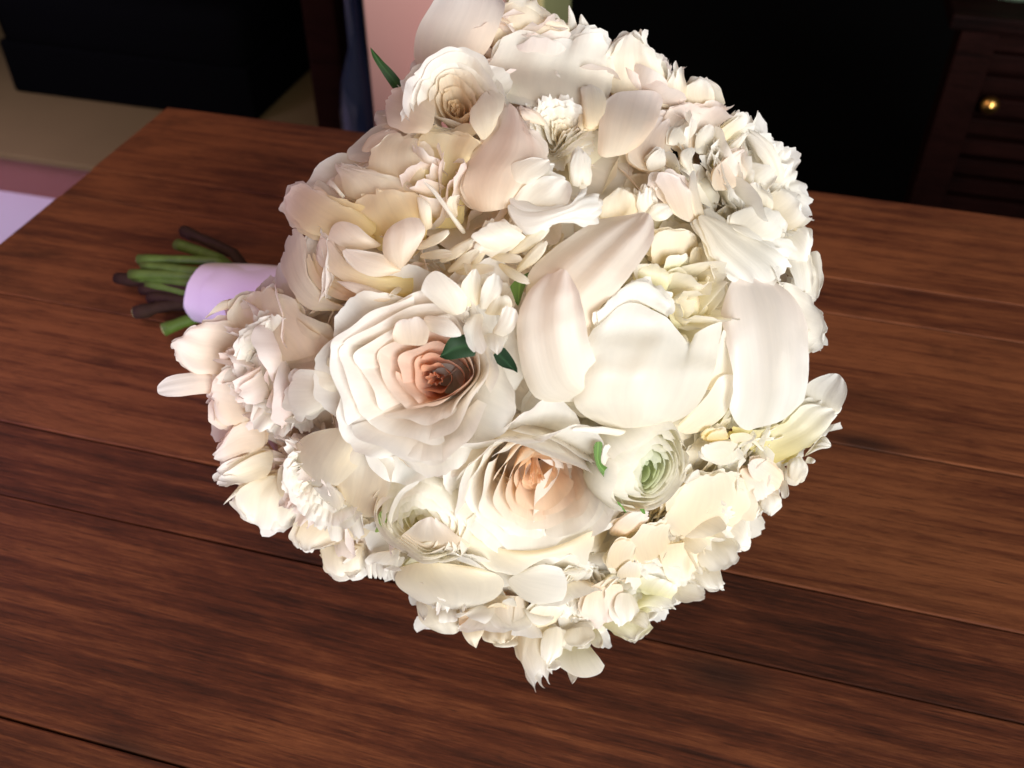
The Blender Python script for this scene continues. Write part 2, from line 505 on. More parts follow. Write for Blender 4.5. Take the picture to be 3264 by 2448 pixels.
# ------------------------------------------------------------------ the bouquet: frame
R0 = 0.117
dC = ray(1115 * 1.4756, 733 * 1.4756)
CEN = CAM + dC * 0.447
MPP = 0.36 / FPX                               # metres per photograph pixel at the front of the bouquet

def depth_points(px, h):
    """pixels (n,2) and heights towards the viewer (n,) to points on or above the rounded bouquet"""
    px = np.asarray(px, float)
    d = (px[..., 0:1] - SRC_W / 2) / FPX * rt - (px[..., 1:2] - SRC_H / 2) / FPX * up + fw
    d = d / np.linalg.norm(d, axis=-1, keepdims=True)
    m = CEN - CAM
    tc = d @ m
    x = R0 ** 2 - (m @ m - tc ** 2)
    s = 0.5 * (x + np.sqrt(x * x + 0.0010 ** 2))
    t = tc - np.sqrt(s) - h
    return CAM + d * t[..., None]

root_pt = on_plane(*zp('N', (930, 770)), 0.022)
bouquet = tag(empty('bouquet', (root_pt[0], root_pt[1], 0)),
              'round bridal bouquet of white peonies and cream roses with ribbon-wrapped stems', 'bouquet')
BO = np.array([root_pt[0], root_pt[1], 0.0])

WHITE = np.array([0.945, 0.93, 0.895]); CREAM = np.array([0.94, 0.86, 0.68]); IVORY = np.array([0.945, 0.905, 0.81])
BLUSH_LIT = np.array([0.945, 0.885, 0.85]); PCREAM_SHADE = np.array([0.94, 0.84, 0.69]); YELL = np.array([0.92, 0.80, 0.42]); PEACH = np.array([0.92, 0.70, 0.48])  # blush, peach-cream and yellow also carry pink light, warm shade and bounced glow
LEMON = np.array([0.88, 0.85, 0.58]); RUST = np.array([0.55, 0.22, 0.08])

# ------------------------------------------------------------------ flower bodies
def frame(axis):
    z = axis / np.linalg.norm(axis)
    x = np.cross(np.array([0.3, 0.5, 0.81]), z); x /= np.linalg.norm(x)
    return np.stack([x, np.cross(z, x), z], 1)      # columns

def petal_grid(rng, phi, rb, zb, L, W, a0, a1, cup, ruf, jag, nu=9, nv=10, tipw=.75, tiprnd=.35, twist=0):
    """one free petal in flower space: profile starts at radius rb, height zb, bends from angle a0 to a1"""
    v = np.linspace(0, 1, nv)[:, None]; u = np.linspace(-1, 1, nu)[None, :]
    vm = v * (1 - tiprnd * (u ** 2) ** 1.3 * .9)
    if jag:
        k = rng.uniform(4, 8); ph = rng.uniform(0, 6.28)
        j = np.abs(((u * k + ph) % 2) - 1) * jag + jag * .6 * np.sin(u * 13 + ph)
        vm = vm - v ** 3 * j
    al = a0 + (a1 - a0) * np.linspace(0, 1, 40)
    ds = L / 40
    rr = np.concatenate([[0], np.cumsum(np.cos(al) * ds)]); zz = np.concatenate([[0], np.cumsum(np.sin(al) * ds)])
    sg = np.linspace(0, 1, 41)
    rho = np.interp(vm, sg, rr); z = np.interp(vm, sg, zz); ang = np.interp(vm, np.linspace(0, 1, 40), al)
    w = W * (0.28 + 0.72 * np.sin(np.clip(v, 0, 1) ** .8 * math.pi * .5)) * (1 - (1 - tipw) * v ** 3)
    lat = u * w * .5
    nrm = -cup * W * (u ** 2) * (0.3 + .7 * v) * -1      # edges lift towards the flower axis
    ph = rng.uniform(0, 6.28, 4)
    nrm = nrm + ruf * W * v ** 2 * (np.sin(u * rng.uniform(3, 6) + ph[0] + 2 * v) * .6 + np.sin(u * 9 + ph[1] + 5 * v) * .3 * np.abs(u)
                                    + .5 * np.sin(v * 7 + ph[2]) * u)
    rho = rb + rho - np.sin(ang) * nrm; z = zb + z + np.cos(ang) * nrm
    lat = lat + twist * v * W * .3
    c, s = math.cos(phi), math.sin(phi)
    return np.stack([c * rho - s * lat, s * rho + c * lat, z], -1), np.broadcast_to(v, rho.shape), np.broadcast_to(np.abs(u), rho.shape)

def shade(v, base, tip, p=1.0):
    k = np.clip(v, 0, 1)[..., None] ** p
    return base * (1 - k) + tip * k

class Flower:
    def __init__(self, kind, pos, axis, label):
        self.kind, self.pos, self.F, self.label = kind, pos, frame(axis), label
        self.inner = Sheets(); self.petals = []
    def put(self, P, C, own=False):
        Q = self.pos + P @ self.F.T
        if own:
            s = Sheets(); s.add(Q, C); self.petals.append(s)
        else:
            self.inner.add(Q, C)

def peony_body(f, R, rng, tip=WHITE, base=CREAM, n_guard=9, n_inner=30, open_=1.0, own=True):
    n = n_guard
    for i in range(n):
        phi = i * 2 * math.pi / n * 1.0 + rng.uniform(-.25, .25)
        lay = i % 2
        P, v, u = petal_grid(rng, phi, .12 * R, -.45 * R, R * rng.uniform(.95, 1.2), R * rng.uniform(.85, 1.15),
                             math.radians(rng.uniform(-5, 20) + 12 * lay), math.radians(rng.uniform(15, 60) * open_ + 15 * lay), rng.uniform(.12, .22), .05, .02)
        f.put(P, shade(v, base, tip, .7), own)
    for i in range(n_inner):
        q = (i + .5) / n_inner
        phi = i * 2.39996 + rng.uniform(-.4, .4)
        rad = R * .62 * q ** .6
        P, v, u = petal_grid(rng, phi, rad * .35, -.40 * R + .25 * R * (1 - q), R * rng.uniform(.55, .95), R * rng.uniform(.35, .65),
                             math.radians(85 - 45 * q + rng.uniform(-15, 15)), math.radians(95 - 60 * q + rng.uniform(-35, 35)),
                             rng.uniform(-.1, .3), rng.uniform(.06, .14), rng.uniform(.02, .09), 11, 11, twist=rng.uniform(-1, 1))
        f.put(P, shade(v, base * np.array([1, .97, .86]), tip, .8))

def warp(P, R, seed, amp):
    w1, w2 = Wave(seed, 2.6 / R), Wave(seed + 7, 2.6 / R)
    w3, w4 = Wave(seed + 3, 6.5 / R), Wave(seed + 5, 6.5 / R)
    r = np.linalg.norm(P[..., :2], axis=-1) / R
    k = amp * R * np.exp(-(r / 0.95) ** 4)
    Q = P.copy()
    Q[..., 0] += k * (w1(P * np.array([1, 1, .25])) * .8 + .75 * w3(P * np.array([1, 1, .2])))
    Q[..., 1] += k * (w2(P * np.array([1, 1, .25])) * .8 + .75 * w4(P * np.array([1, 1, .2])))
    return Q

def rose_body(f, R, rng, seed, heart=PEACH, mid=IVORY, rim=WHITE, outer=8, amp=.17, jag=0.0, levels=((.045, 5), (.15, 3), (.25, 3), (.35, 4), (.45, 4), (.55, 5), (.64, 5), (.72, 6))):
    """quartered garden rose: thin upright petals in rings that step down to the heart, pushed into folds"""
    w1, w2 = Wave(seed, 2.3 / R), Wave(seed + 7, 2.3 / R)
    w3, w4 = Wave(seed + 3, 4.6 / R), Wave(seed + 5, 4.6 / R)
    for li, (lv, k) in enumerate(levels):
        for j in range(k):
            q = lv / .71
            phi = 2 * math.pi * (j + .5 * (li % 2)) / k + rng.uniform(-.25, .25) + li * .6
            span = 2 * math.pi / k * rng.uniform(1.15, 1.5)
            nu, nv = 37, 9
            v = np.linspace(0, 1, nv)[:, None]; u = np.linspace(-1, 1, nu)[None, :]
            a = phi + u * span * .5 * (.7 + .3 * v)
            rho = R * (lv + rng.uniform(-.02, .02))
            ztop = R * (-.36 + .52 * q ** .8) + rng.uniform(-.07, .07) * R
            if li == 0: ztop = R * (-.20 + rng.uniform(-.04, .04))
            zb = min(-.55 * R, ztop - .35 * R)
            p1, p2 = rng.uniform(0, 6.28, 2)
            r = rho * (.72 + .28 * v) + R * (.02 + .10 * q ** 2) * v ** 2.5 + R * .016 * v ** 3 * np.sin(u * 7 + p1)
            z = zb + (ztop - zb) * v * (1 - .10 * u ** 4 - .03 * np.sin(u * 4 + p1) - .012 * np.sin(u * 9 + p2))
            if jag:
                z = z - jag * R * v ** 4 * np.abs(((u * rng.uniform(3, 6) + p1) % 2) - 1)
            P = np.stack([r * np.cos(a), r * np.sin(a), np.broadcast_to(z, a.shape)], -1)
            flat = P * np.array([1, 1, .15])
            g = amp * R * np.clip(q * 2.2, .35, 1) * (1 - .55 * q ** 3)
            P = P + np.stack([g * (.6 * w1(flat) + .9 * w3(flat)), g * (.6 * w2(flat) + .9 * w4(flat)), np.zeros(a.shape)], -1)
            tone = np.clip(1.7 * q - .35, 0, 1)
            basec = heart * (1 - .8 * tone) + mid * .8 * tone
            tipc = (heart * .78 + mid * .22) * (1 - tone) + rim * tone
            f.put(P, shade(np.broadcast_to(v, a.shape), basec, tipc, 1.3))
    for i in range(outer):
        phi = i * 2 * math.pi / outer + rng.uniform(-.2, .2)
        lay = i % 2
        P, v, u = petal_grid(rng, phi, .42 * R, -.42 * R - .06 * R * lay, R * rng.uniform(.68, .82), R * rng.uniform(.95, 1.2),
                             math.radians(66 - 14 * lay), math.radians(10 - 12 * lay + rng.uniform(-8, 14)), rng.uniform(.08, .16), .06, .02, 19, 13)
        f.put(P, shade(v, mid, rim, .8), True)

def ranunculus_body(f, R, rng, seed, heart=LEMON, rim=WHITE * .5 + IVORY * .5, n=36, hole=.16, squash=.9):
    """thin shells closing over a small eye"""
    for i in range(n):
        q = (i + .5) / n
        phi = i * 2.39996
        rho = R * (hole + (1 - hole) * q ** .75)
        nu, nv = 15, 10
        v = np.linspace(0, 1, nv)[:, None]; u = np.linspace(-1, 1, nu)[None, :]
        span = 1.5 + .5 * rng.uniform() - .3 * q
        a = phi + u * span * .5 * (.7 + .3 * v)
        th0, th1 = math.radians(-65), math.radians(62 - 34 * q + rng.uniform(-5, 5))
        th = th0 + (th1 - th0) * v * (1 - .07 * u ** 2 - .02 * np.sin(u * 6 + i))
        r = rho * np.cos(th) ** .8 * (1 + .02 * np.sin(4 * u + i))
        z = R * squash * (.35 + .5 * q) * np.sin(th) - .12 * R
        P = np.stack([r * np.cos(a), r * np.sin(a), np.broadcast_to(z, a.shape)], -1)
        P = warp(P, R, seed, .10)
        cc = shade(np.broadcast_to(v, a.shape), heart * (1 - q * .6) + CREAM * q * .6, heart * max(0, .6 - q * 1.4) + rim * (1 - max(0, .6 - q * 1.4)), .7)
        f.put(P, cc, i >= n - 7)

FL = {}
def flower(key, kind, z, xy, r, h=-0.012, tilt=(0, 0), label=None):
    px = zp(z, xy)
    p = depth_points(px[None], np.array([h - (.006 if kind == 'peony' else 0)]))[0]
    n = (p - CEN) / np.linalg.norm(p - CEN)
    ax = n + tilt[0] * rt - tilt[1] * up
    if key in ('rose', 'bud'): ax = n + .75 * (CAM - p) / np.linalg.norm(CAM - p)
    f = Flower(kind, p, ax, label)
    f.R = r * MPP * (1.22 if kind != 'peony' else 1.12)
    FL[key] = f
    return f

flower('big', 'peony', 'W', (1440, 660), 330, -.022, (0.05, -.1), 'large open white peony with smooth bowl-shaped petals')
flower('top', 'peony', 'W', (1150, 120), 260, -.02, (0, 0), 'white peony with a round upright back petal')
flower('topright', 'peony', 'W', (1400, 190), 200, -.016, (0, 0), 'blush white peony between the two topmost frilled blooms')
flower('right', 'peony', 'W', (1600, 420), 270, -.022, (.15, 0), 'dense ruffled white peony with pale yellow heart')
flower('bud', 'garden_rose', 'W', (978, 218), 165, .001, (-.05, .25), 'small cream rose with dark deep centre')
flower('loose', 'peony', 'W', (960, 440), 330, -.026, (-.1, 0), 'loose open peony with yellow depths and blush petals')
flower('siderose', 'garden_rose', 'W', (690, 590), 150, -.016, (-.5, .1), 'apricot rose half hidden beside the ribbon')
flower('small', 'peony', 'W', (1030, 660), 130, -.008, (0, .1), 'small frilled white bloom above the dark leaf')
flower('rose', 'garden_rose', 'W', (905, 815), 262, -.006, (-.05, .05), 'cream garden rose with sinuous folds and rusty dark centre')
flower('left', 'peony', 'W', (590, 800), 270, -.016, (-.3, .1), 'shaggy white peony with long outstretched petals below the ribbon')
flower('lowleft', 'peony', 'W', (700, 1040), 240, -.016, (-.2, .2), 'white peony with a small cupped centre beside the dark seam')
flower('rose2', 'garden_rose', 'W', (1150, 1060), 255, -.012, (0, .12), 'cream garden rose with orange peach heart')
flower('ran', 'ranunculus', 'W', (1385, 1010), 150, -.004, (.22, .1), 'white ranunculus with green eye below the big peony')
flower('ran2', 'ranunculus', 'W', (915, 1120), 145, -.006, (.1, -.15), 'pale ranunculus showing stacked petal edges')
flower('cream', 'peony', 'W', (1480, 1150), 210, -.016, (.1, .1), 'crumpled cream peony with torn outer petals')
flower('lemon', 'peony', 'W', (1640, 960), 210, -.022, (.2, 0), 'white peony with a long yellow-based trough petal')
flower('lowwhite', 'peony', 'W', (960, 1240), 190, -.016, (-.1, .3), 'white bloom with comb-like fringe under the roses')
flower('lowrose', 'garden_rose', 'W', (1080, 1345), 150, -.006, (0, .6), 'peach rose at the underside facing the table')
flower('bottom', 'peony', 'W', (1230, 1290), 190, -.016, (0, .3), 'white peony with ragged hanging petals over the table')
flower('lowright', 'peony', 'W', (1380, 1260), 160, -.014, (.1, .3), 'fringed cream white bloom below the crumpled peony')

# ------------------------------------------------------------------ petals read off the photograph
def catmull(p, n):
    p = np.asarray(p, float)
    if len(p) == 2:
        t = np.linspace(0, 1, n)[:, None]
        return p[0] * (1 - t) + p[1] * t
    q = np.concatenate([[2 * p[0] - p[1]], p, [2 * p[-1] - p[-2]]])
    out = []
    for i in range(1, len(q) - 2):
        t = np.linspace(0, 1, 16, endpoint=False)[:, None]
        a, b, c, d = q[i - 1], q[i], q[i + 1], q[i + 2]
        out.append(.5 * ((2 * b) + (c - a) * t + (2 * a - 5 * b + 4 * c - d) * t ** 2 + (3 * b - a - 3 * c + d) * t ** 3))
    out = np.concatenate(out + [p[-1:]])
    s = np.concatenate([[0], np.cumsum(np.linalg.norm(np.diff(out, axis=0), axis=1) + 1e-9)])
    x = np.linspace(0, s[-1], n)
    return np.stack([np.interp(x, s, out[:, k]) for k in range(2)], 1)

pcount = [0]
ROS = {'right': (1635, 395, 205, -.006, LEMON), 'cream': (1475, 1165, 190, -.006, CREAM), 'lowright': (1385, 1275, 140, -.008, LEMON), 'left': (600, 805, 175, -.006, PCREAM_SHADE),
       'lowleft': (712, 1050, 150, -.004, CREAM), 'top': (1205, 285, 110, -.012, CREAM), 'lemon': (1625, 1020, 140, -.008, LEMON), 'bottom': (1250, 1275, 120, -.012, CREAM)}
def coons(z, L, R, tip=None, base=None, nu=19, nv=22, frill=4.0, seed=0, rnd=1.0):
    L, R = zp(z, L), zp(z, R)
    T = zp(z, tip) if tip is not None else np.array([L[-1], R[-1]])
    B = zp(z, base) if base is not None else np.array([L[0], R[0]])
    T = np.concatenate([[L[-1]], T[1:-1], [R[-1]]]) if len(T) > 2 else np.array([L[-1], R[-1]])
    B = np.concatenate([[L[0]], B[1:-1], [R[0]]]) if len(B) > 2 else np.array([L[0], R[0]])
    l, r, b, t = catmull(L, nv), catmull(R, nv), catmull(B, nu), catmull(T, nu)
    u = np.linspace(0, 1, nu)[None, :, None]; v = np.linspace(0, 1, nv)[:, None, None]
    S = (1 - u) * l[:, None] + u * r[:, None] + (1 - v) * b[None] + v * t[None] \
        - ((1 - u) * (1 - v) * L[0] + u * (1 - v) * R[0] + (1 - u) * v * L[-1] + u * v * R[-1])
    U = np.broadcast_to(u[..., 0], S.shape[:2]); V = np.broadcast_to(v[..., 0], S.shape[:2])
    # petals have no corners: pull the grid's corners in
    q = np.abs(2 * U - 1) ** 4
    rt_ = (.05 if tip is not None and len(tip) > 2 else .17)
    cut = rt_ * q * rnd
    if frill >= 2:                                   # small tears and dents along the tip
        rg = np.random.default_rng(seed + 11)
        for _ in range(3):
            cut = cut + rg.uniform(.01, .07) * np.exp(-((U - rg.uniform(.1, .9)) / rg.uniform(.03, .09)) ** 2)
    Vr = .10 * rnd * q * (1 - V) + V * (1 - cut * V ** 2)
    iv = Vr * (nv - 1); i0 = np.clip(iv.astype(int), 0, nv - 2); fr = (iv - i0)[..., None]
    ju = np.broadcast_to(np.arange(nu)[None], i0.shape)
    S = S[i0, ju] * (1 - fr) + S[i0 + 1, ju] * fr
    if frill:
        wpx = np.linalg.norm(S[:, -1] - S[:, 0], axis=-1).max()
        frill = min(frill, wpx * .04)
        edge = np.maximum(np.abs(2 * U - 1) ** 6 * V ** .5, V ** 8)
        wx, wy = Wave(seed, 1 / 11., 7, 2), Wave(seed + 1, 1 / 11., 7, 2)
        vx, vy = Wave(seed + 2, 1 / 32., 5, 2), Wave(seed + 3, 1 / 32., 5, 2)
        S = S + (edge * frill)[..., None] * np.stack([.8 * wx(S) + 1.3 * vx(S), .8 * wy(S) + 1.3 * vy(S)], -1)
    return S, U, V

def petal(key, z, L, R, h0, h1, cup=.12, tip=None, base=None, c=(CREAM, WHITE), frill=4.0, bow=.04, wrinkle=1.0, pleat=.5, pw=1.1, nu=19, nv=22, dip=4.5, curl=None, rnd=1.0, skew=0.0):
    """outline read from the photograph; h0, h1 (mm): how far base and tip stand off the bouquet's round body"""
    pcount[0] += 1
    sd = pcount[0] * 13
    rng = np.random.default_rng(sd)
    if curl is None: curl = rng.uniform(-2.5, 3.0)
    if frill >= 2: cup = cup * rng.choice([-.8, -.4, .2, .4, .7]); frill = frill * 1.7
    S, U, V = coons(z, L, R, tip, base, nu, nv, frill, sd, rnd)
    if key in ROS:
        c_ = S.reshape(-1, 2).mean(0) / 1.47559 - np.array(ROS[key][:2])
        w_ = np.linalg.norm(S[:, -1] - S[:, 0], axis=-1).max()
        if np.hypot(*c_) * 1.47559 < ROS[key][2] * .9 and w_ < 130 and np.hypot(*(S.reshape(-1, 2).mean(0) / 1.47559 - np.array([1115, 733]))) < 545: return      # the rosette shows there instead
    width = np.linalg.norm(S[:, -1] - S[:, 0], axis=-1)[:, None] * MPP
    length = np.linalg.norm(S[-1].mean(0) - S[0].mean(0)) * MPP
    q = 2 * U - 1
    h = .72 * (h0 + (h1 - h0) * V) / 1000.0
    h = h + cup * width.max() * (1 - q ** 2) * np.sin(math.pi * np.clip(V * .8 + .15, 0, 1)) + bow * length * 4 * V * (1 - V)
    w1, w2 = Wave(sd + 2, 1 / 48., 6, 2), Wave(sd + 3, 1 / 20., 7, 2)
    edge = .35 + .65 * np.maximum(np.abs(q) ** 2, V ** 2)
    h = h + wrinkle * edge * (w1(S) * .0019 + w2(S) * .0007) * (1 if frill > 1 else .6) * (.35 + .65 * min(1.0, width.max() / .024))
    small = min(1.0, width.max() / .024)
    h = h + pleat * .0008 * small * np.sin(q * rng.uniform(5, 9) + rng.uniform(0, 6)) * V ** .6
    h = h + skew * .001 * q * (.4 + .6 * V)
    h = h - dip * .001 * (1 - V) ** 2.2 - curl * .001 * (V ** 5 + .5 * np.abs(q) ** 5 * V)
    P = depth_points(S, h)
    s = Sheets()
    s.add(P, shade(V, c[0], c[1], pw))
    FL[key].petals.append(s)
    if frill >= 2 and nu > 13 and FL[key].kind == 'peony' and key != 'small' and width.max() / MPP > 45:
        ctr = S.reshape(-1, 2).mean(0)
        for k in (1, 2, 3):
            an = rng.uniform(-.28, .28); ca, sa = math.cos(an), math.sin(an)
            Rm = np.array([[ca, -sa], [sa, ca]])
            T = ctr + ((S - ctr) @ Rm.T) * rng.uniform(.92, 1.10) + rng.normal(0, 9, 2)
            edge = np.maximum(np.abs(q) ** 6 * V ** .5, V ** 6)
            wx, wy = Wave(sd + 30 + k, 1 / 10., 8, 2), Wave(sd + 40 + k, 1 / 10., 8, 2)
            jg = min(7.0, width.max() / MPP * .05)
            T = T + (edge * jg)[..., None] * np.stack([wx(T), wy(T)], -1)
            w3 = Wave(sd + 50 + k, 1 / 30., 7, 2)
            hk = h - .0022 * k + w3(T) * .0012 * (.4 + edge)
            FL[key].inner.add(depth_points(T, hk), shade(V, c[0], c[1], pw))

WB = (CREAM, WHITE); BB = (PCREAM_SHADE, BLUSH_LIT); YW = (YELL, WHITE); YB_ = (YELL, BLUSH_LIT); IW = (IVORY, WHITE); LW = (LEMON, WHITE); CI = (CREAM, IVORY); PI = (PEACH, IVORY)

# the big peony
petal('big', 'C', [(250, 1150), (150, 760), (240, 560), (600, 310), (850, 255)], [(560, 1150), (590, 920), (760, 740), (930, 510), (1000, 350), (975, 265)], -6, 6, .08, c=BB, frill=1, wrinkle=1.3, pleat=1.4, skew=9)
petal('big', 'C', [(420, 1490), (190, 1420), (95, 1080), (130, 830), (260, 650), (330, 620)], [(740, 1400), (640, 1300), (560, 1080), (520, 880), (480, 720), (440, 625)], 4, 6, .13, c=(IVORY, BLUSH_LIT), frill=1, wrinkle=1.3, pleat=1.6, skew=8)
petal('big', 'C', [(700, 1655), (470, 1500), (480, 1250), (560, 1050), (610, 970)], [(1000, 1645), (1220, 1530), (1340, 1330), (1390, 1130), (1415, 910)], 0, 2, .19,
      tip=[(610, 970), (820, 830), (1040, 920), (1100, 980), (1200, 1095), (1240, 1020), (1415, 910)], c=IW, frill=1.5, wrinkle=1.5, pleat=2.0, nu=29)
petal('big', 'C', [(620, 985), (600, 890)], [(1040, 920), (1065, 820)], 6, 9, .05, base=[(620, 985), (770, 900), (840, 815), (1000, 890), (1040, 920)], tip=[(600, 890), (720, 780), (840, 700), (960, 720), (1065, 820)], c=(WHITE, WHITE), frill=3)
petal('big', 'C', [(960, 600), (950, 480), (1000, 360)], [(1240, 560), (1270, 470), (1230, 370)], -14, -6, .08, c=CI)
petal('big', 'C', [(1010, 680), (1040, 600), (1060, 520)], [(1120, 640), (1170, 560), (1195, 500)], -9, -5, .1, c=LW)
petal('big', 'C', [(1060, 770), (1030, 690), (1060, 650)], [(1270, 800), (1290, 740), (1260, 670)], -14, -8, .14, c=(LEMON, IVORY), tip=[(1060, 650), (1150, 630), (1260, 670)])
petal('big', 'C', [(1110, 1000), (1075, 900), (1070, 790)], [(1190, 1000), (1290, 890), (1280, 790)], -18, -12, .12, c=(LEMON, CREAM))
petal('big', 'C', [(850, 720), (850, 640), (900, 580)], [(1040, 780), (1060, 700), (1050, 610)], -12, -6, .12, c=(LEMON, IVORY))
petal('big', 'C', [(1190, 700), (1200, 560), (1230, 480)], [(1300, 780), (1330, 600), (1290, 480)], -14, -8, .1, c=CI)
petal('big', 'C', [(1390, 720), (1410, 950), (1470, 1250), (1475, 1430), (1430, 1600)], [(1800, 690), (1940, 830), (1965, 1140), (1950, 1400), (1890, 1560)], -6, 0, .26, rnd=2.0, base=[(1390, 720), (1550, 650), (1800, 690)], tip=[(1430, 1600), (1560, 1645), (1700, 1625), (1890, 1560)], c=(BLUSH_LIT, WHITE), frill=1.5, wrinkle=1.4, pleat=1.8, bow=.14, dip=3)
petal('big', 'C', [(1800, 1180), (1880, 1150), (1970, 1130)], [(1750, 700), (1880, 720), (1990, 820)], -2, -2, .1, tip=[(1970, 1130), (2045, 1000), (1990, 820)], c=IW, frill=2)
petal('big', 'C', [(1100, 1640), (1300, 1450), (1400, 1300), (1480, 1290)], [(1200, 1690), (1380, 1600), (1470, 1470), (1485, 1300)], -4, -4, .10, c=WB, frill=1)
petal('big', 'C', [(1300, 1400), (1350, 1250), (1410, 1000)], [(1440, 1400), (1480, 1250), (1440, 1020)], -6, -3, .05, c=WB, frill=1)

# top peony
petal('top', 'A', [(330, 560), (290, 420), (320, 230), (430, 40), (520, -90)], [(720, 520), (860, 410), (950, 220), (1005, 40), (990, -90)], -10, 4, .08, c=BB, frill=1, wrinkle=.8, skew=8)
petal('top', 'A', [(900, 420), (930, 260), (990, 20)], [(1560, 400), (1560, 330), (1400, 160)], -14, -8, .06, tip=[(990, 20), (1150, 40), (1400, 160)], c=CI, frill=2)
petal('top', 'A', [(980, 740), (870, 560), (950, 350), (1060, 240)], [(1720, 870), (1800, 650), (1810, 500), (1820, 340)], 0, -4, .24, tip=[(1060, 240), (1200, 240), (1500, 330), (1570, 290), (1700, 260), (1820, 340)], c=IW, frill=3, wrinkle=.8, nu=21)
petal('top', 'A', [(1480, 300), (1500, 170), (1500, 45)], [(1600, 300), (1570, 180), (1515, 42)], -14, -10, .05, c=IW, frill=1)
petal('top', 'A', [(1580, 300), (1590, 200), (1595, 120)], [(1720, 300), (1680, 220), (1615, 108)], -14, -10, .05, c=IW, frill=1)
petal('top', 'A', [(1490, 1090), (1470, 950), (1470, 760)], [(1700, 1090), (1720, 950), (1620, 720)], 4, 7, .2, c=IW, tip=[(1470, 760), (1530, 700), (1620, 720)])
petal('top', 'A', [(1200, 1060), (1150, 1000), (1200, 970)], [(1400, 1090), (1390, 1060), (1320, 1000)], 4, 7, .15, c=IW)
petal('top', 'A', [(1360, 960), (1330, 850), (1430, 740)], [(1490, 960), (1490, 850), (1510, 740)], 2, 6, .15, c=WB)
petal('top', 'A', [(1170, 960), (1130, 880), (1120, 850)], [(1340, 980), (1280, 900), (1180, 850)], 0, 4, .1, c=BB)
petal('top', 'A', [(1640, 1000), (1600, 800), (1620, 640)], [(1780, 980), (1790, 800), (1740, 660)], 2, 5, .1, c=WB)
petal('top', 'A', [(1520, 1450), (1510, 1300), (1560, 1180)], [(1600, 1470), (1630, 1260), (1610, 1170)], 0, 4, .2, c=IW)
# upper right
petal('topright', 'W', [(1310, 205), (1300, 150), (1325, 90)], [(1440, 215), (1440, 170), (1400, 100)], -8, -4, .12, tip=[(1325, 90), (1350, 78), (1372, 70), (1385, 95), (1400, 100)], c=WB, frill=3)
petal('topright', 'W', [(1490, 230), (1475, 195), (1500, 163)], [(1545, 240), (1542, 200), (1530, 180)], -8, -6, .12, c=WB, frill=3)
petal('topright', 'W', [(1290, 345), (1295, 260), (1310, 198)], [(1370, 330), (1415, 270), (1440, 193)], -2, -2, .16, c=BB, frill=1)
petal('topright', 'W', [(1420, 230), (1440, 180), (1450, 150)], [(1480, 240), (1485, 190), (1478, 145)], -8, -5, .1, tip=[(1450, 150), (1457, 168), (1468, 142), (1478, 148)], c=WB, frill=3)
petal('topright', 'W', [(1365, 85), (1370, 75), (1375, 66)], [(1395, 100), (1390, 90), (1390, 80)], -5, -4, .1, c=IW)
# right ruffled peony
petal('right', 'K', [(440, 700), (280, 560), (350, 360), (560, 200)], [(610, 640), (600, 480), (640, 300), (680, 210)], -6, -4, .18, c=BB, frill=2)
petal('right', 'K', [(700, 500), (600, 300), (640, 160), (760, 90)], [(1000, 480), (1060, 320), (1170, 230), (1225, 195)], -10, -6, .10, tip=[(760, 90), (900, 105), (1060, 110), (1170, 135), (1225, 195)], c=BB, frill=3)
petal('right', 'K', [(640, 460), (650, 380), (700, 270)], [(790, 440), (870, 340), (885, 195)], -4, 0, .16, c=IW)
petal('right', 'K', [(870, 480), (890, 350), (990, 230)], [(1010, 490), (1040, 400), (1050, 300)], -4, 0, .16, c=IW)
petal('right', 'K', [(460, 690), (450, 600), (560, 470)], [(610, 640), (620, 560), (610, 480)], -2, 2, .18, c=IW)
petal('right', 'K', [(1010, 650), (1060, 400), (1090, 310), (1230, 210)], [(1060, 640), (1130, 440), (1260, 320), (1340, 270)], -4, 2, .2, tip=[(1230, 210), (1300, 185), (1340, 270)], c=YW)
petal('right', 'K', [(1030, 660), (1150, 470), (1300, 340)], [(1090, 670), (1250, 480), (1370, 330)], -4, 1, .2, c=WB)
petal('right', 'K', [(1540, 790), (1470, 600), (1380, 470), (1330, 400)], [(1660, 780), (1630, 640), (1540, 440), (1340, 275)], -4, -4, .25, c=IW, frill=2)
petal('right', 'K', [(1020, 850), (1030, 690), (1130, 560), (1290, 470)], [(1180, 850), (1320, 740), (1350, 600), (1330, 490)], 0, 4, .14, c=BB)
petal('right', 'K', [(850, 860), (830, 600), (900, 480)], [(1020, 870), (1000, 650), (960, 500)], -1, 3, .16, c=IW)
petal('right', 'K', [(740, 620), (740, 520), (800, 470)], [(850, 700), (830, 600), (840, 490)], -2, 2, .12, c=IW)
petal('right', 'K', [(1010, 900), (1100, 930), (1210, 1010)], [(1000, 860), (1020, 1000), (1090, 1060)], 2, 4, .1, c=WB)
petal('right', 'K', [(870, 1100), (830, 900), (810, 720)], [(960, 1080), (900, 850), (870, 650)], 1, 5, .15, c=WB)
petal('right', 'K', [(900, 1100), (900, 940), (860, 800)], [(1080, 1120), (1010, 950), (920, 800)], 2, 6, .12, c=WB)
petal('right', 'K', [(1500, 1000), (1520, 900), (1640, 800)], [(1640, 1200), (1780, 1180), (1840, 1090)], -5, -4, .12, tip=[(1640, 800), (1760, 920), (1840, 1090)], c=WB, frill=4)
petal('right', 'K', [(1620, 1220), (1660, 1400), (1750, 1490)], [(1640, 1180), (1830, 1160), (1915, 1300)], -5, -5, .15, tip=[(1750, 1490), (1870, 1460), (1915, 1300)], c=IW, frill=3)
petal('right', 'K', [(1180, 1170), (1190, 1050), (1350, 960)], [(1450, 1290), (1600, 1260), (1650, 1170)], 4, 5, .15, tip=[(1350, 960), (1520, 1010), (1650, 1170)], c=IW, frill=4)
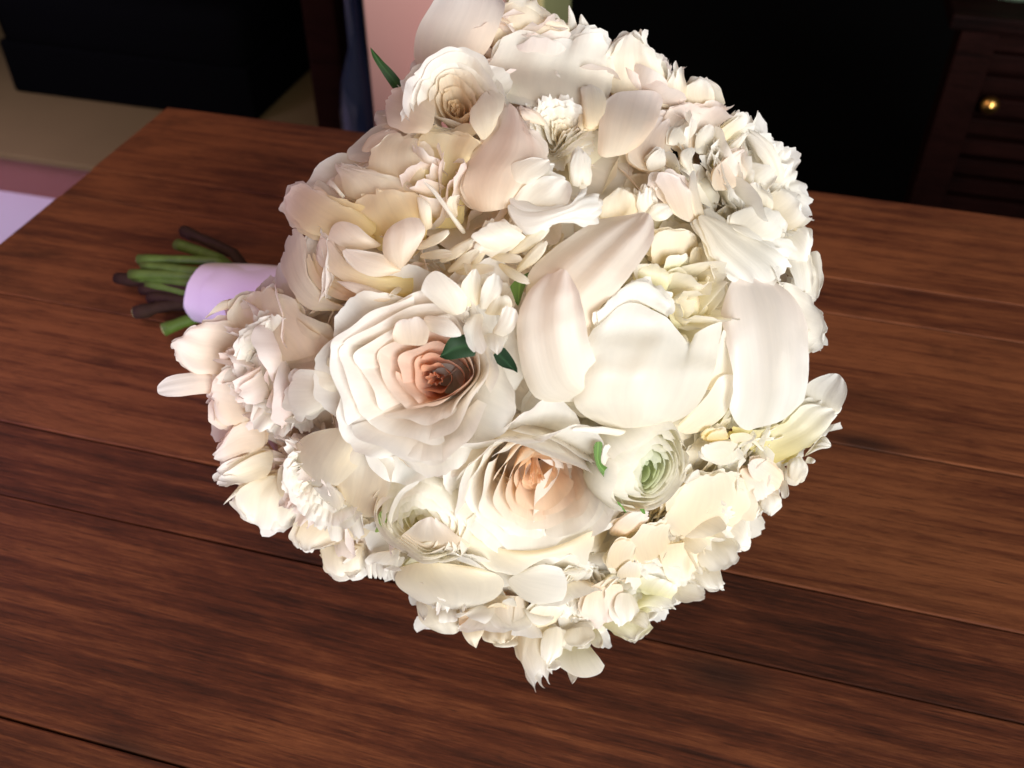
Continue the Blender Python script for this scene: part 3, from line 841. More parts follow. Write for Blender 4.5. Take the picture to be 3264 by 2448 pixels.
petal('right', 'K', [(1340, 900), (1340, 820), (1400, 780)], [(1560, 1030), (1560, 930), (1480, 840)], 3, 5, .15, c=IW, frill=4)
petal('right', 'K', [(880, 1090), (960, 1250), (1010, 1400), (1150, 1540), (1270, 1630)], [(950, 1050), (1200, 1180), (1450, 1290), (1640, 1420), (1760, 1570)], 5, 5, -.10, tip=[(1270, 1630), (1450, 1655), (1690, 1600), (1760, 1570)], c=IW, frill=3, pleat=1.0)
petal('right', 'K', [(1160, 1160), (1300, 1240), (1440, 1300)], [(1200, 1140), (1340, 1180), (1480, 1280)], 8, 9, .1, c=IW)
petal('right', 'K', [(700, 1080), (560, 880), (480, 760)], [(870, 1150), (850, 960), (780, 770)], 1, 2, .16, tip=[(480, 760), (560, 680), (690, 690), (780, 770)], c=BB, frill=3)
petal('right', 'K', [(900, 1200), (960, 1400), (1040, 1600)], [(1000, 1250), (1080, 1450), (1070, 1650)], 4, 4, .1, c=WB)
petal('right', 'W', [(1720, 560), (1740, 600), (1740, 655)], [(1745, 545), (1768, 600), (1772, 650)], -10, -8, .15, c=IW, frill=5)
petal('right', 'W', [(1690, 520), (1710, 590), (1720, 640)], [(1735, 520), (1750, 560), (1758, 620)], -8, -8, .15, c=IW, frill=5)
# small rose at the top
petal('bud', 'A', [(440, 1050), (220, 1030), (80, 970), (45, 850)], [(470, 760), (410, 690), (380, 570), (120, 690)], 8, 2, .18, tip=[(45, 850), (90, 760), (120, 690)], c=BB, frill=4)
petal('bud', 'A', [(830, 1120), (720, 900), (780, 780)], [(930, 1010), (1000, 780), (900, 690)], 7, 8, .18, c=WB, frill=3)
# loose peony
petal('loose', 'B', [(700, 700), (440, 640), (250, 540), (150, 380)], [(900, 560), (720, 420), (540, 330), (330, 250)], -6, 0, -.10, tip=[(150, 380), (175, 270), (225, 185), (330, 250)], c=YB_, frill=4)
petal('loose', 'B', [(620, 330), (600, 220), (560, 120), (510, 70)], [(1200, 420), (1150, 220), (900, 130), (640, 92)], -10, -6, .08, c=WB, frill=2)
petal('loose', 'B', [(590, 330), (530, 250), (475, 215)], [(620, 310), (560, 240), (500, 170)], -8, -4, .2, c=IW, frill=2)
petal('loose', 'B', [(950, 720), (720, 500), (700, 350)], [(1250, 650), (1250, 450), (1180, 260)], -16, -8, .04, tip=[(700, 350), (840, 280), (1180, 260)], c=(YELL, CREAM))
petal('loose', 'B', [(1250, 560), (1200, 300), (1230, 60)], [(1540, 560), (1560, 300), (1600, 30)], -26, -14, -.10, c=(YELL, YELL), frill=1)
petal('loose', 'A', [(260, 1500), (300, 1200), (330, 1020)], [(660, 1500), (760, 1200), (820, 1050)], -14, -4, -.06, c=(YELL, CREAM), frill=3)
petal('loose', 'A', [(-60, 1420), (-30, 1150), (80, 1000)], [(330, 1480), (350, 1250), (330, 1080)], -10, -4, .10, c=CI, frill=4)
petal('loose', 'A', [(-130, 1180), (-40, 1060), (120, 1000)], [(-60, 1200), (60, 1110), (190, 1050)], -4, -2, .12, c=BB, frill=3)
petal('loose', 'B', [(700, 740), (560, 690), (465, 620)], [(920, 700), (830, 640), (700, 530)], -2, 3, .2, tip=[(465, 620), (530, 530), (620, 510), (700, 530)], c=BB, frill=1)
petal('loose', 'B', [(1020, 900), (920, 780), (910, 650), (950, 560)], [(1100, 840), (1200, 680), (1245, 570), (1190, 460)], 2, 9, .14, tip=[(950, 560), (1040, 500), (1190, 460)], c=BB, frill=1, wrinkle=.6)
petal('loose', 'B', [(1040, 905), (880, 940), (740, 910), (640, 840), (575, 750)], [(1060, 880), (920, 770), (760, 730), (640, 712)], 2, 4, .2, c=BB, frill=1)
petal('loose', 'B', [(1150, 1100), (850, 1060), (600, 990), (450, 870), (385, 760)], [(1150, 880), (900, 930), (650, 850), (480, 640)], -6, -2, .02, tip=[(385, 760), (380, 660), (480, 620)], c=(YELL, BLUSH_LIT), frill=2)
petal('loose', 'B', [(1010, 1115), (890, 1140), (720, 1085), (545, 975)], [(1010, 1100), (880, 1045), (720, 990), (560, 965)], 2, 3, .15, c=BB, frill=1)
petal('loose', 'B', [(1530, 610), (1400, 420), (1300, 280), (1210, 190)], [(1570, 590), (1440, 420), (1330, 260), (1240, 185)], -6, 2, .2, c=IW, frill=2)
petal('loose', 'B', [(1230, 580), (1190, 420), (1170, 290)], [(1300, 560), (1290, 400), (1250, 330)], -8, 0, .2, c=WB, frill=4)
petal('loose', 'B', [(1440, 480), (1410, 380), (1430, 300)], [(1500, 470), (1490, 360), (1530, 285)], -10, -4, .2, c=CI, frill=3)
petal('loose', 'A', [(760, 1659), (680, 1450), (740, 1250), (880, 1060), (960, 950), (1000, 820)], [(1050, 1640), (1200, 1420), (1340, 1240), (1150, 970)], -2, 4, .14, tip=[(1000, 820), (1045, 785), (1110, 870), (1150, 970)], c=BB, frill=2, skew=5)
petal('loose', 'A', [(1060, 1420), (1050, 1300), (1180, 1230), (1320, 1230)], [(1200, 1450), (1330, 1340), (1350, 1250)], 8, 9, .12, c=IW, frill=2)
petal('loose', 'C', [(60, 190), (150, 80), (330, 20)], [(300, 250), (430, 190), (450, 60)], 6, 6, .16, c=IW, frill=2)
petal('loose', 'C', [(10, 180), (220, 245), (420, 205), (480, 130), (590, 95)], [(100, 360), (190, 395), (400, 290), (560, 250), (650, 240)], 7, 8, .12, c=(WHITE, WHITE), frill=3)
petal('loose', 'B', [(1760, 760), (1640, 660), (1575, 590)], [(2050, 640), (1950, 570), (1850, 500)], 0, 4, .14, c=IW, frill=2)
petal('loose', 'C', [(620, 300), (650, 180), (740, 95)], [(860, 260), (850, 180), (800, 100)], -4, -1, .14, tip=[(650, 170), (740, 92), (800, 100)], c=CI, frill=2)
petal('loose', 'C', [(860, 240), (870, 160), (885, 105)], [(1000, 280), (960, 180), (960, 105)], -2, 2, .14, tip=[(885, 105), (905, 130), (925, 95), (945, 120), (960, 100)], c=IW, frill=4)
petal('loose', 'C', [(920, 260), (980, 200), (1040, 190)], [(960, 300), (1020, 290), (1085, 240)], 0, 3, .14, c=IW, frill=4)
for a_ in ((1180, 720, 1330, 640), (1200, 780, 1350, 760), (1360, 820, 1520, 720), (1560, 720, 1580, 850), (1620, 860, 1700, 640), (1750, 780, 1900, 790), (1820, 840, 1960, 930), (1960, 900, 2100, 760),
           (1900, 760, 2080, 640), (1420, 900, 1560, 800), (1080, 1000, 1010, 1060), (1480, 900, 1660, 880)):
    x0, y0, x1, y1 = a_
    x1, y1 = x0 + (x1 - x0) * 1.7, y0 + (y1 - y0) * 1.7
    dx, dy = (y1 - y0) * .13, -(x1 - x0) * .13
    petal('loose', 'B', [(x0 - dx * .5, y0 - dy * .5), ((x0 + x1) / 2 - dx * 1.2, (y0 + y1) / 2 - dy * 1.2), (x1 - dx * .7, y1 - dy * .7)],
          [(x0 + dx * .5, y0 + dy * .5), ((x0 + x1) / 2 + dx, (y0 + y1) / 2 + dy), (x1 + dx * .7, y1 + dy * .7)], -9, 0, -.06, c=(CREAM, IVORY), frill=2, nu=13, nv=16, pleat=.2)
# the small frilled bloom
petal('small', 'B', [(1450, 1250), (1290, 1130), (1200, 1030)], [(1560, 1220), (1570, 1100), (1480, 980)], 4, 8, .24, tip=[(1200, 1030), (1260, 930), (1340, 895), (1480, 980)], c=IW, frill=1, wrinkle=.5)
petal('small', 'B', [(1660, 1200), (1690, 1050), (1730, 940)], [(1760, 1190), (1840, 1060), (1850, 970)], 3, 7, .2, tip=[(1730, 940), (1800, 915), (1850, 970)], c=IW, frill=3)
petal('small', 'B', [(1600, 1240), (1550, 1340), (1570, 1450)], [(1700, 1220), (1690, 1380), (1745, 1490)], 4, 5, .18, tip=[(1570, 1450), (1650, 1540), (1745, 1490)], c=IW, frill=6)
petal('small', 'B', [(1760, 1380), (1820, 1260), (1860, 1150)], [(1800, 1430), (1930, 1350), (1970, 1200)], 4, 5, .2, c=IW, frill=5)
petal('small', 'B', [(1690, 1390), (1740, 1490), (1790, 1550)], [(1880, 1360), (1885, 1430), (1800, 1555)], 5, 5, .12, c=IW, frill=5)
petal('small', 'B', [(1540, 1180), (1520, 1000), (1600, 880)], [(1680, 1160), (1680, 1000), (1660, 870)], 1, 5, .18, c=WB, frill=5)
petal('small', 'B', [(1700, 1240), (1750, 1130), (1790, 1060)], [(1900, 1240), (1930, 1150), (1900, 1060)], 1, 4, .18, c=WB, frill=5)
# apricot side rose
petal('siderose', 'B', [(600, 1210), (340, 1190), (180, 1040), (110, 770)], [(620, 1170), (440, 1090), (330, 900), (300, 600)], -4, -8, .1, tip=[(110, 770), (150, 640), (240, 560), (300, 600)], c=(CREAM, BLUSH_LIT), frill=2)
for k in range(5):
    o_ = 40 * k
    petal('siderose', 'B', [(760 + o_, 1150 - o_ * .6), (520 + o_, 1100 - o_ * .7), (360 + o_, 980 - o_ * .7), (300 + o_, 800 - o_ * .3)], [(770 + o_, 1120 - o_ * .6), (560 + o_, 1050 - o_ * .7), (410 + o_, 930 - o_ * .7), (340 + o_, 740 - o_ * .3)], -7 - k * 2, -7 - k * 2, .25, c=(PEACH, CREAM), frill=3, nu=9)
# garden rose
petal('rose', 'E', [(560, 1050), (620, 1200), (760, 1330), (920, 1400)], [(1350, 930), (1420, 1100), (1330, 1230), (1240, 1310)], -2, -6, .10, base=[(560, 1050), (800, 1190), (1050, 1200), (1350, 930)], tip=[(920, 1400), (1100, 1400), (1240, 1310)], c=(CREAM, BLUSH_LIT), frill=2)
petal('rose', 'E', [(870, 240), (980, 290), (1060, 310)], [(860, 130), (1060, 170), (1190, 290)], 6, 9, .14, c=IW, frill=1)
petal('rose', 'E', [(640, 360), (600, 250), (640, 160)], [(880, 380), (900, 260), (850, 130)], 8, 9, .20, c=BB, frill=2, wrinkle=.6)
# left shaggy peony
petal('left', 'D', [(1000, 650), (650, 400), (600, 200), (750, 90)], [(1450, 520), (1400, 340), (1200, 230), (1020, 90)], -4, -6, .10, tip=[(750, 90), (880, 60), (1020, 90)], c=(PCREAM_SHADE, IVORY), frill=3)
petal('left', 'D', [(640, 200), (500, 240), (430, 285)], [(660, 120), (540, 160), (425, 275)], -6, -4, .2, c=CI, frill=1)
petal('left', 'D', [(700, 700), (500, 720), (330, 710), (190, 550)], [(780, 520), (650, 330), (500, 310), (350, 340)], -2, 0, .10, tip=[(190, 550), (160, 460), (220, 410), (350, 340)], c=BB, frill=2)
petal('left', 'D', [(520, 880), (400, 870), (250, 890), (60, 895)], [(540, 720), (330, 705), (150, 740), (45, 790)], -4, -2, .15, c=BB, frill=1)
petal('left', 'D', [(800, 1080), (570, 1110), (470, 970)], [(900, 800), (700, 660), (520, 740)], 0, -2, .14, tip=[(470, 970), (460, 830), (520, 740)], c=BB, frill=3)
petal('left', 'D', [(1100, 700), (930, 540), (820, 420)], [(1280, 660), (1190, 520), (1080, 400)], 0, 4, .18, tip=[(820, 420), (950, 290), (1080, 400)], c=(PCREAM_SHADE, BLUSH_LIT), frill=2)
petal('left', 'D', [(1450, 900), (1280, 1020), (1150, 1040)], [(1470, 740), (1300, 700), (1150, 680)], 4, 8, .2, tip=[(1150, 1040), (1090, 880), (1100, 760), (1150, 680)], c=IW, frill=2)
petal('left', 'D', [(1260, 700), (1270, 620), (1300, 560)], [(1380, 700), (1370, 620), (1450, 540)], 2, 5, .18, c=CI, frill=2)
petal('left', 'D', [(1380, 700), (1370, 640), (1390, 570)], [(1480, 720), (1480, 640), (1460, 560)], 1, 4, .18, c=CI, frill=2)
petal('left', 'D', [(900, 1300), (700, 1360), (490, 1420)], [(900, 1130), (700, 1090), (520, 1280)], -4, -4, .12, c=BB, frill=3)
petal('left', 'D', [(760, 900), (740, 740), (790, 600)], [(1000, 960), (1010, 780), (930, 560)], 0, 5, .14, c=WB, frill=6)
petal('left', 'D', [(960, 900), (990, 780), (1040, 700)], [(1120, 960), (1130, 860), (1180, 720)], 1, 5, .14, c=(YELL, IVORY), frill=6)
petal('left', 'D', [(780, 760), (760, 620), (830, 480)], [(980, 720), (960, 600), (920, 480)], 1, 4, .14, c=WB, frill=6)
petal('left', 'D', [(960, 1180), (920, 1150), (900, 1090)], [(1060, 1150), (1030, 1110), (990, 1080)], 2, 5, .14, c=IW, frill=6)
petal('left', 'D', [(1020, 1130), (1020, 1000), (1080, 900)], [(1140, 1110), (1130, 1020), (1130, 920)], -3, 0, .1, c=(LEMON * np.array([.8, 1, .6]), LEMON), frill=4)
petal('left', 'H', [(450, 400), (280, 470), (110, 485)], [(480, 200), (320, 240), (140, 350)], -4, -4, .15, tip=[(110, 485), (50, 430), (140, 350)], c=WB, frill=2)
petal('left', 'H', [(260, 480), (180, 560), (80, 635)], [(210, 480), (140, 560), (76, 632)], -8, -8, .1, c=IW, frill=1)
# lower left peony
petal('lowleft', 'H', [(420, 400), (220, 500), (175, 620), (220, 730)], [(620, 420), (640, 560), (655, 680), (600, 780)], -6, -8, .14, tip=[(220, 730), (310, 785), (440, 825), (600, 780)], c=WB, frill=3)
petal('lowleft', 'H', [(600, 520), (560, 300), (680, 130), (800, 60)], [(1000, 500), (1150, 300), (1200, 150)], 2, -2, .20, tip=[(800, 60), (1000, 40), (1200, 150)], c=(IVORY, CREAM), frill=1, wrinkle=.8)
petal('lowleft', 'H', [(980, 560), (960, 330), (1050, 180)], [(1240, 760), (1360, 520), (1420, 250)], 2, 5, .12, tip=[(1050, 180), (1180, 160), (1370, 165), (1420, 250)], c=WB, frill=3)
petal('lowleft', 'H', [(790, 760), (730, 640), (720, 520)], [(950, 730), (1010, 620), (940, 480)], 2, 6, .2, c=IW, frill=3)
petal('lowleft', 'H', [(740, 520), (710, 440), (740, 390)], [(860, 520), (840, 440), (800, 400)], 4, 8, .2, c=IW, frill=4)
petal('lowleft', 'H', [(760, 560), (800, 530), (860, 500)], [(850, 580), (900, 560), (930, 500)], 5, 9, .2, c=IW, frill=4)
petal('lowleft', 'H', [(560, 560), (540, 400), (580, 240)], [(700, 560), (660, 420), (620, 280)], 2, 5, .2, c=WB, frill=5)
petal('lowleft', 'H', [(720, 740), (650, 880), (660, 960), (690, 1030)], [(1250, 720), (1150, 860), (1000, 930), (810, 985)], -4, -6, .12, c=WB, frill=3)
petal('lowleft', 'H', [(830, 960), (870, 1100), (915, 1190)], [(1180, 950), (1150, 1060), (1140, 1160)], -6, -8, .12, tip=[(915, 1190), (970, 1220), (1060, 1200), (1140, 1160)], c=WB, frill=4)
petal('lowleft', 'H', [(960, 700), (920, 600), (960, 500)], [(1090, 720), (1080, 620), (1040, 520)], 3, 7, .14, c=IW, frill=5)
# second garden rose
petal('rose2', 'F', [(260, 850), (320, 1050), (420, 1190), (540, 1280)], [(1330, 930), (1330, 1100), (1290, 1250)], -2, -2, .10, base=[(260, 850), (480, 1060), (800, 1120), (1100, 1060), (1330, 930)], tip=[(540, 1290), (730, 1300), (900, 1190), (1150, 1160), (1290, 1250)], c=(CREAM, IVORY), frill=3, nu=21)
# ranunculus guards
petal('ran', 'F', [(1480, 620), (1390, 480), (1380, 340)], [(1520, 480), (1480, 360), (1440, 270)], 5, 5, .14, c=WB, frill=3)
petal('ran', 'F', [(1700, 260), (1450, 210), (1160, 190)], [(1760, 230), (1500, 160), (1180, 140)], 3, 3, .1, c=IW, frill=1)
petal('ran2', 'H', [(1400, 960), (1360, 760), (1440, 560), (1600, 430)], [(1420, 920), (1400, 740), (1480, 580), (1620, 470)], 7, 9, .2, c=IW, frill=2, nu=7)
petal('ran2', 'H', [(1420, 980), (1540, 800), (1650, 720)], [(2040, 990), (1940, 880), (1760, 740)], 6, 8, .12, c=BB, frill=3)
petal('ran2', 'H', [(1380, 1000), (1240, 1010), (1180, 1100)], [(1480, 940), (1440, 1050), (1380, 1120)], 0, 0, .14, c=WB, frill=4)
# crumpled cream peony
petal('cream', 'G', [(740, 1040), (560, 900), (600, 740), (700, 590)], [(960, 1020), (1150, 860), (1200, 720), (1100, 560)], 2, -2, .16, tip=[(700, 590), (850, 520), (980, 505), (1100, 560)], c=CI, frill=3, wrinkle=1.6)
petal('cream', 'G', [(980, 1000), (1070, 1070), (1185, 1115)], [(1000, 850), (1160, 860), (1205, 1040)], -5, -7, .12, c=IW, frill=4)
petal('cream', 'G', [(480, 1080), (520, 1250), (640, 1390)], [(800, 1040), (790, 1200), (740, 1340)], 3, 0, .16, c=CI, frill=3, wrinkle=1.4)
petal('cream', 'G', [(790, 1080), (800, 1200), (960, 1280)], [(980, 1020), (1080, 1100), (1085, 1200)], -2, -5, .14, c=IW, frill=6, wrinkle=1.5)
petal('cream', 'G', [(740, 1280), (840, 1400), (870, 1430)], [(960, 1240), (990, 1340), (995, 1435)], -5, -7, .14, c=IW, frill=5)
petal('cream', 'G', [(610, 1420), (700, 1500), (855, 1507)], [(660, 1370), (770, 1390), (840, 1450)], -7, -9, .14, c=IW, frill=3)
petal('cream', 'G', [(300, 1240), (240, 1080), (330, 920)], [(560, 1120), (560, 980), (620, 880)], 4, 5, .14, c=CI, frill=4, wrinkle=1.8)
petal('cream', 'G', [(80, 1240), (120, 1080), (240, 1000)], [(300, 1280), (300, 1180), (330, 1080)], 3, 4, .14, c=CI, frill=4, wrinkle=1.8)
petal('cream', 'G', [(560, 960), (640, 800), (760, 720)], [(780, 980), (800, 900), (860, 850)], 8, 9, .14, c=CI, frill=5, wrinkle=1.6)
petal('cream', 'G', [(240, 1000), (300, 900), (420, 800)], [(420, 1060), (500, 960), (560, 880)], 4, 5, .14, c=(PEACH * .4 + CREAM * .6, IVORY), frill=5, wrinkle=1.6)
petal('cream', 'G', [(100, 980), (180, 880), (330, 780)], [(260, 1000), (330, 930), (440, 840)], 1, 2, .14, c=BB, frill=3)
petal('cream', 'G', [(1060, 1030), (1080, 1020), (1140, 1080)], [(1070, 1060), (1090, 1110), (1125, 1135)], -6, -7, .1, c=IW, frill=3)
petal('cream', 'G', [(1160, 800), (1240, 770), (1285, 790)], [(1180, 850), (1230, 870), (1270, 840)], -6, -7, .2, c=CI, frill=3)
# right peony with the trough petal
petal('lemon', 'L', [(760, 860), (900, 800), (1080, 700), (1215, 605), (1310, 450)], [(400, 510), (620, 560), (860, 510), (1040, 370), (1160, 355)], -6, -4, -.08, tip=[(1310, 450), (1310, 385), (1160, 355)], c=(np.array([.82, .74, .34]), WHITE), frill=2, pw=1.0)
petal('lemon', 'L', [(1320, 460), (1400, 270), (1385, 160)], [(1060, 350), (1090, 180), (1270, 100)], -10, -8, -.06, tip=[(1385, 160), (1340, 110), (1270, 100)], c=IW, frill=1, wrinkle=.5)
petal('lemon', 'L', [(1040, 790), (1160, 730), (1275, 715)], [(1150, 660), (1215, 612), (1280, 665)], -9, -9, .12, c=IW, frill=1, pleat=2)
petal('lemon', 'L', [(1060, 830), (1100, 835), (1140, 835)], [(1080, 780), (1110, 785), (1152, 810)], -9, -9, .2, c=IW, frill=1)
petal('lemon', 'L', [(930, 960), (930, 880), (970, 780)], [(1010, 990), (1080, 900), (1070, 800)], -6, -6, .14, c=IW, frill=6)
petal('lemon', 'L', [(840, 1070), (650, 960), (580, 850)], [(890, 940), (780, 830), (660, 790)], 0, 2, .16, c=BB, frill=2)
petal('lemon', 'L', [(680, 1030), (720, 1120), (700, 1200)], [(830, 1060), (870, 1120), (855, 1190)], -4, -6, .16, tip=[(700, 1200), (770, 1238), (855, 1190)], c=IW, frill=3)
petal('lemon', 'L', [(520, 880), (600, 1060), (680, 1160)], [(640, 860), (760, 1030), (790, 1090)], 0, -3, .14, c=BB, frill=3)
petal('lemon', 'L', [(830, 1000), (860, 1060), (880, 1135)], [(910, 960), (935, 1050), (930, 1110)], -5, -7, .16, c=IW, frill=6)
petal('lemon', 'L', [(400, 800), (250, 770), (210, 710)], [(480, 740), (470, 660), (300, 650)], 2, 4, .16, c=IW, frill=2)
petal('lemon', 'L', [(300, 660), (250, 620), (310, 560)], [(440, 640), (430, 600), (420, 560)], 1, 4, .14, c=(YELL, IVORY), frill=5)
petal('lemon', 'L', [(470, 680), (600, 660), (730, 745)], [(440, 590), (600, 600), (740, 735)], 0, 3, .12, c=WB, frill=4)
petal('lemon', 'L', [(200, 920), (200, 840), (260, 780)], [(520, 900), (480, 800), (470, 780)], -2, 0, .1, c=CI, frill=3)
petal('lemon', 'L', [(150, 960), (110, 980), (90, 960)], [(210, 960), (200, 900), (180, 880)], 2, 5, .16, c=IW, frill=5)
petal('lemon', 'L', [(560, 1250), (600, 1280), (640, 1283)], [(600, 1190), (690, 1180), (690, 1240)], -6, -7, .2, c=IW, frill=3)
# under the roses
petal('lowwhite', 'I', [(420, 420), (350, 560), (500, 690), (650, 745)], [(850, 440), (1100, 530), (1070, 680), (900, 745)], 5, 1, .20, tip=[(650, 745), (780, 760), (900, 745)], c=WB, frill=1.5)
petal('lowwhite', 'I', [(690, 370), (690, 330), (700, 300)], [(1020, 500), (980, 460), (890, 410)], 5, 6, .1, c=(WHITE, WHITE), frill=3)
petal('lowwhite', 'I', [(400, 480), (470, 390), (560, 350)], [(640, 500), (700, 420), (700, 340)], 3, 4, .12, c=LW, frill=5)
for k in range(7):
    x = 150 + 34 * k; y = 380 + 6 * k
    petal('lowwhite', 'I', [(x + 30, y - 30), (x - 5, y + 60), (x + 18, y + 165 - k * 3)], [(x + 75, y - 30), (x + 40, y + 60), (x + 48, y + 160 - k * 3)], 0, -4, .25, c=IW, frill=2, nu=7, nv=12)
petal('lowwhite', 'I', [(-20, 470), (-10, 500), (30, 545)], [(110, 440), (110, 480), (90, 520)], -6, -8, .15, c=IW, frill=4)
petal('lowrose', 'I', [(500, 690), (530, 830), (640, 930)], [(800, 720), (820, 830), (810, 940)], -10, -12, .06, c=(CREAM, IVORY * .92), frill=1)
petal('lowrose', 'I', [(500, 690), (510, 760), (550, 835)], [(590, 740), (580, 780), (555, 838)], -8, -8, .1, c=IW, frill=1)
petal('lowrose', 'I', [(660, 750), (660, 800), (665, 850)], [(780, 750), (790, 800), (800, 850)], -4, -4, .16, c=IW, frill=3)
petal('lowrose', 'I', [(810, 860), (840, 940), (915, 1022)], [(990, 860), (970, 930), (925, 1024)], -4, -6, .16, c=CI, frill=2)
petal('lowrose', 'I', [(960, 880), (980, 980), (1060, 1005)], [(1230, 870), (1210, 960), (1150, 1005)], -4, -6, .12, c=CI, frill=3, pleat=2.5)
petal('lowrose', 'I', [(1040, 940), (1040, 1000), (1080, 1025)], [(1220, 940), (1220, 1000), (1180, 1020)], -10, -10, .1, c=CI, frill=1)
petal('lowrose', 'I', [(800, 880), (810, 820), (860, 760)], [(960, 880), (960, 830), (960, 770)], 0, 2, .16, c=(PEACH, CREAM), frill=6)
petal('lowrose', 'I', [(960, 860), (980, 800), (1040, 720)], [(1120, 860), (1140, 800), (1130, 740)], 1, 3, .16, c=(PEACH, CREAM), frill=6)
petal('lowrose', 'I', [(1110, 760), (1110, 710), (1130, 680)], [(1200, 760), (1210, 720), (1190, 670)], 4, 5, .16, c=IW, frill=6)
petal('lowrose', 'I', [(1120, 860), (1230, 800), (1240, 740)], [(1280, 880), (1390, 830), (1390, 750)], 1, 2, .16, c=CI, frill=5)
# hanging petals
petal('bottom', 'I', [(1130, 560), (1250, 680), (1420, 740), (1530, 730)], [(1230, 490), (1400, 440), (1540, 470)], 6, 5, .12, tip=[(1530, 730), (1560, 600), (1540, 470)], c=IW, frill=1)
petal('bottom', 'I', [(1550, 740), (1545, 600), (1550, 470)], [(1680, 680), (1700, 560), (1720, 430)], 0, 3, .12, c=LW, frill=2)
petal('bottom', 'I', [(1230, 900), (1220, 1000), (1250, 1170), (1300, 1270), (1365, 1325)], [(1450, 850), (1420, 950), (1390, 1060), (1430, 1140), (1420, 1255)], -4, -8, .14, tip=[(1365, 1325), (1325, 1260), (1340, 1200), (1385, 1200), (1420, 1255)], c=WB, frill=2, nu=21)
petal('bottom', 'I', [(1400, 900), (1380, 1030), (1385, 1140)], [(1530, 870), (1525, 1010), (1460, 1150)], -2, -6, .16, c=IW, frill=3)
petal('bottom', 'I', [(1540, 960), (1480, 1090), (1520, 1180)], [(1700, 980), (1770, 1070), (1840, 1160)], -10, -12, .08, tip=[(1520, 1180), (1650, 1238), (1790, 1218), (1840, 1160)], c=(LEMON, IVORY), frill=1)
petal('bottom', 'I', [(1720, 930), (1730, 980), (1740, 1020)], [(1770, 880), (1820, 970), (1815, 1035)], -8, -10, .12, c=(LEMON, IVORY), frill=1)
petal('bottom', 'I', [(1560, 1180), (1580, 1240), (1600, 1280)], [(1650, 1190), (1635, 1240), (1604, 1281)], -13, -14, .1, c=IW, frill=1)
petal('bottom', 'I', [(1560, 900), (1560, 980), (1600, 1035)], [(1720, 870), (1755, 950), (1700, 1035)], -4, -6, .18, c=IW, frill=2)
petal('bottom', 'I', [(1300, 900), (1290, 800), (1350, 720)], [(1480, 860), (1500, 780), (1500, 720)], -1, 1, .12, c=WB, frill=4)
petal('bottom', 'I', [(1420, 1150), (1440, 1190), (1440, 1190)], [(1480, 1100), (1520, 1130), (1500, 1180)], -6, -7, .2, c=IW, frill=4)
petal('lowright', 'I', [(1700, 640), (1690, 780), (1780, 860)], [(1950, 560), (1960, 700), (1920, 800)], 0, -4, .16, c=BB, frill=3)
petal('lowright', 'I', [(1920, 640), (1890, 760), (1940, 850)], [(2020, 640), (2070, 760), (2040, 840)], 2, -2, .16, c=IW, frill=2)
petal('lowright', 'I', [(1780, 850), (1900, 920), (2025, 985)], [(1960, 800), (2150, 850), (2060, 960)], -8, -10, .1, c=(LEMON, WHITE), frill=4)
petal('lowright', 'I', [(2000, 850), (2060, 870), (2120, 900)], [(2040, 780), (2120, 790), (2150, 860)], -7, -9, .14, c=IW, frill=5)
petal('lowright', 'G', [(300, 1400), (330, 1340), (420, 1280)], [(520, 1500), (560, 1430), (600, 1380)], 0, 2, .14, c=LW, frill=8, wrinkle=2)
petal('lowright', 'G', [(280, 1600), (420, 1560), (520, 1600)], [(380, 1420), (520, 1440), (610, 1500)], -2, -4, .14, c=LW, frill=8, wrinkle=2)
petal('lowright', 'G', [(540, 1560), (580, 1570), (628, 1582)], [(550, 1530), (600, 1550), (630, 1580)], -8, -9, .1, c=IW, frill=2)
petal('lowright', 'G', [(200, 1360), (180, 1280), (240, 1200)], [(340, 1380), (350, 1300), (340, 1220)], 3, 5, .14, c=WB, frill=6)
petal('lowright', 'G', [(360, 1660), (420, 1660), (450, 1655)], [(400, 1600), (480, 1600), (470, 1640)], -8, -9, .1, c=IW, frill=5)

# bodies filling in behind the outlined petals
TONE = {'top': (BLUSH_LIT, PCREAM_SHADE), 'topright': (BLUSH_LIT, PCREAM_SHADE), 'small': (WHITE, PCREAM_SHADE), 'lowleft': (BLUSH_LIT, PCREAM_SHADE), 'loose': (BLUSH_LIT, YELL), 'big': (IVORY, LEMON), 'left': (BLUSH_LIT, PCREAM_SHADE), 'cream': (IVORY, CREAM), 'lemon': (WHITE, LEMON), 'lowright': (WHITE, LEMON), 'right': (WHITE, CREAM)}  # top and left heads: pink room light and warm shade put into petal tones
for i, (key, f) in enumerate(FL.items()):
    rng = np.random.default_rng(500 + i)
    if f.kind == 'peony':
        tip, base = TONE.get(key, (WHITE, CREAM))
        peony_body(f, f.R * .92, rng, tip, base, own=False, n_inner=(54 if key in ('right', 'left', 'small', 'lowright') else 30))
    elif f.kind == 'ranunculus':
        ranunculus_body(f, f.R, rng, 900 + i, np.array([.62, .70, .40]) if key == 'ran' else LEMON)
    else:
        heart = {'rose': np.array([.82, .47, .27]), 'rose2': PEACH, 'bud': np.array([.80, .62, .36]), 'siderose': PEACH, 'lowrose': PEACH}[key]
        rose_body(f, f.R, rng, 900 + i, heart, outer=(9 if key.startswith('rose') else 6))

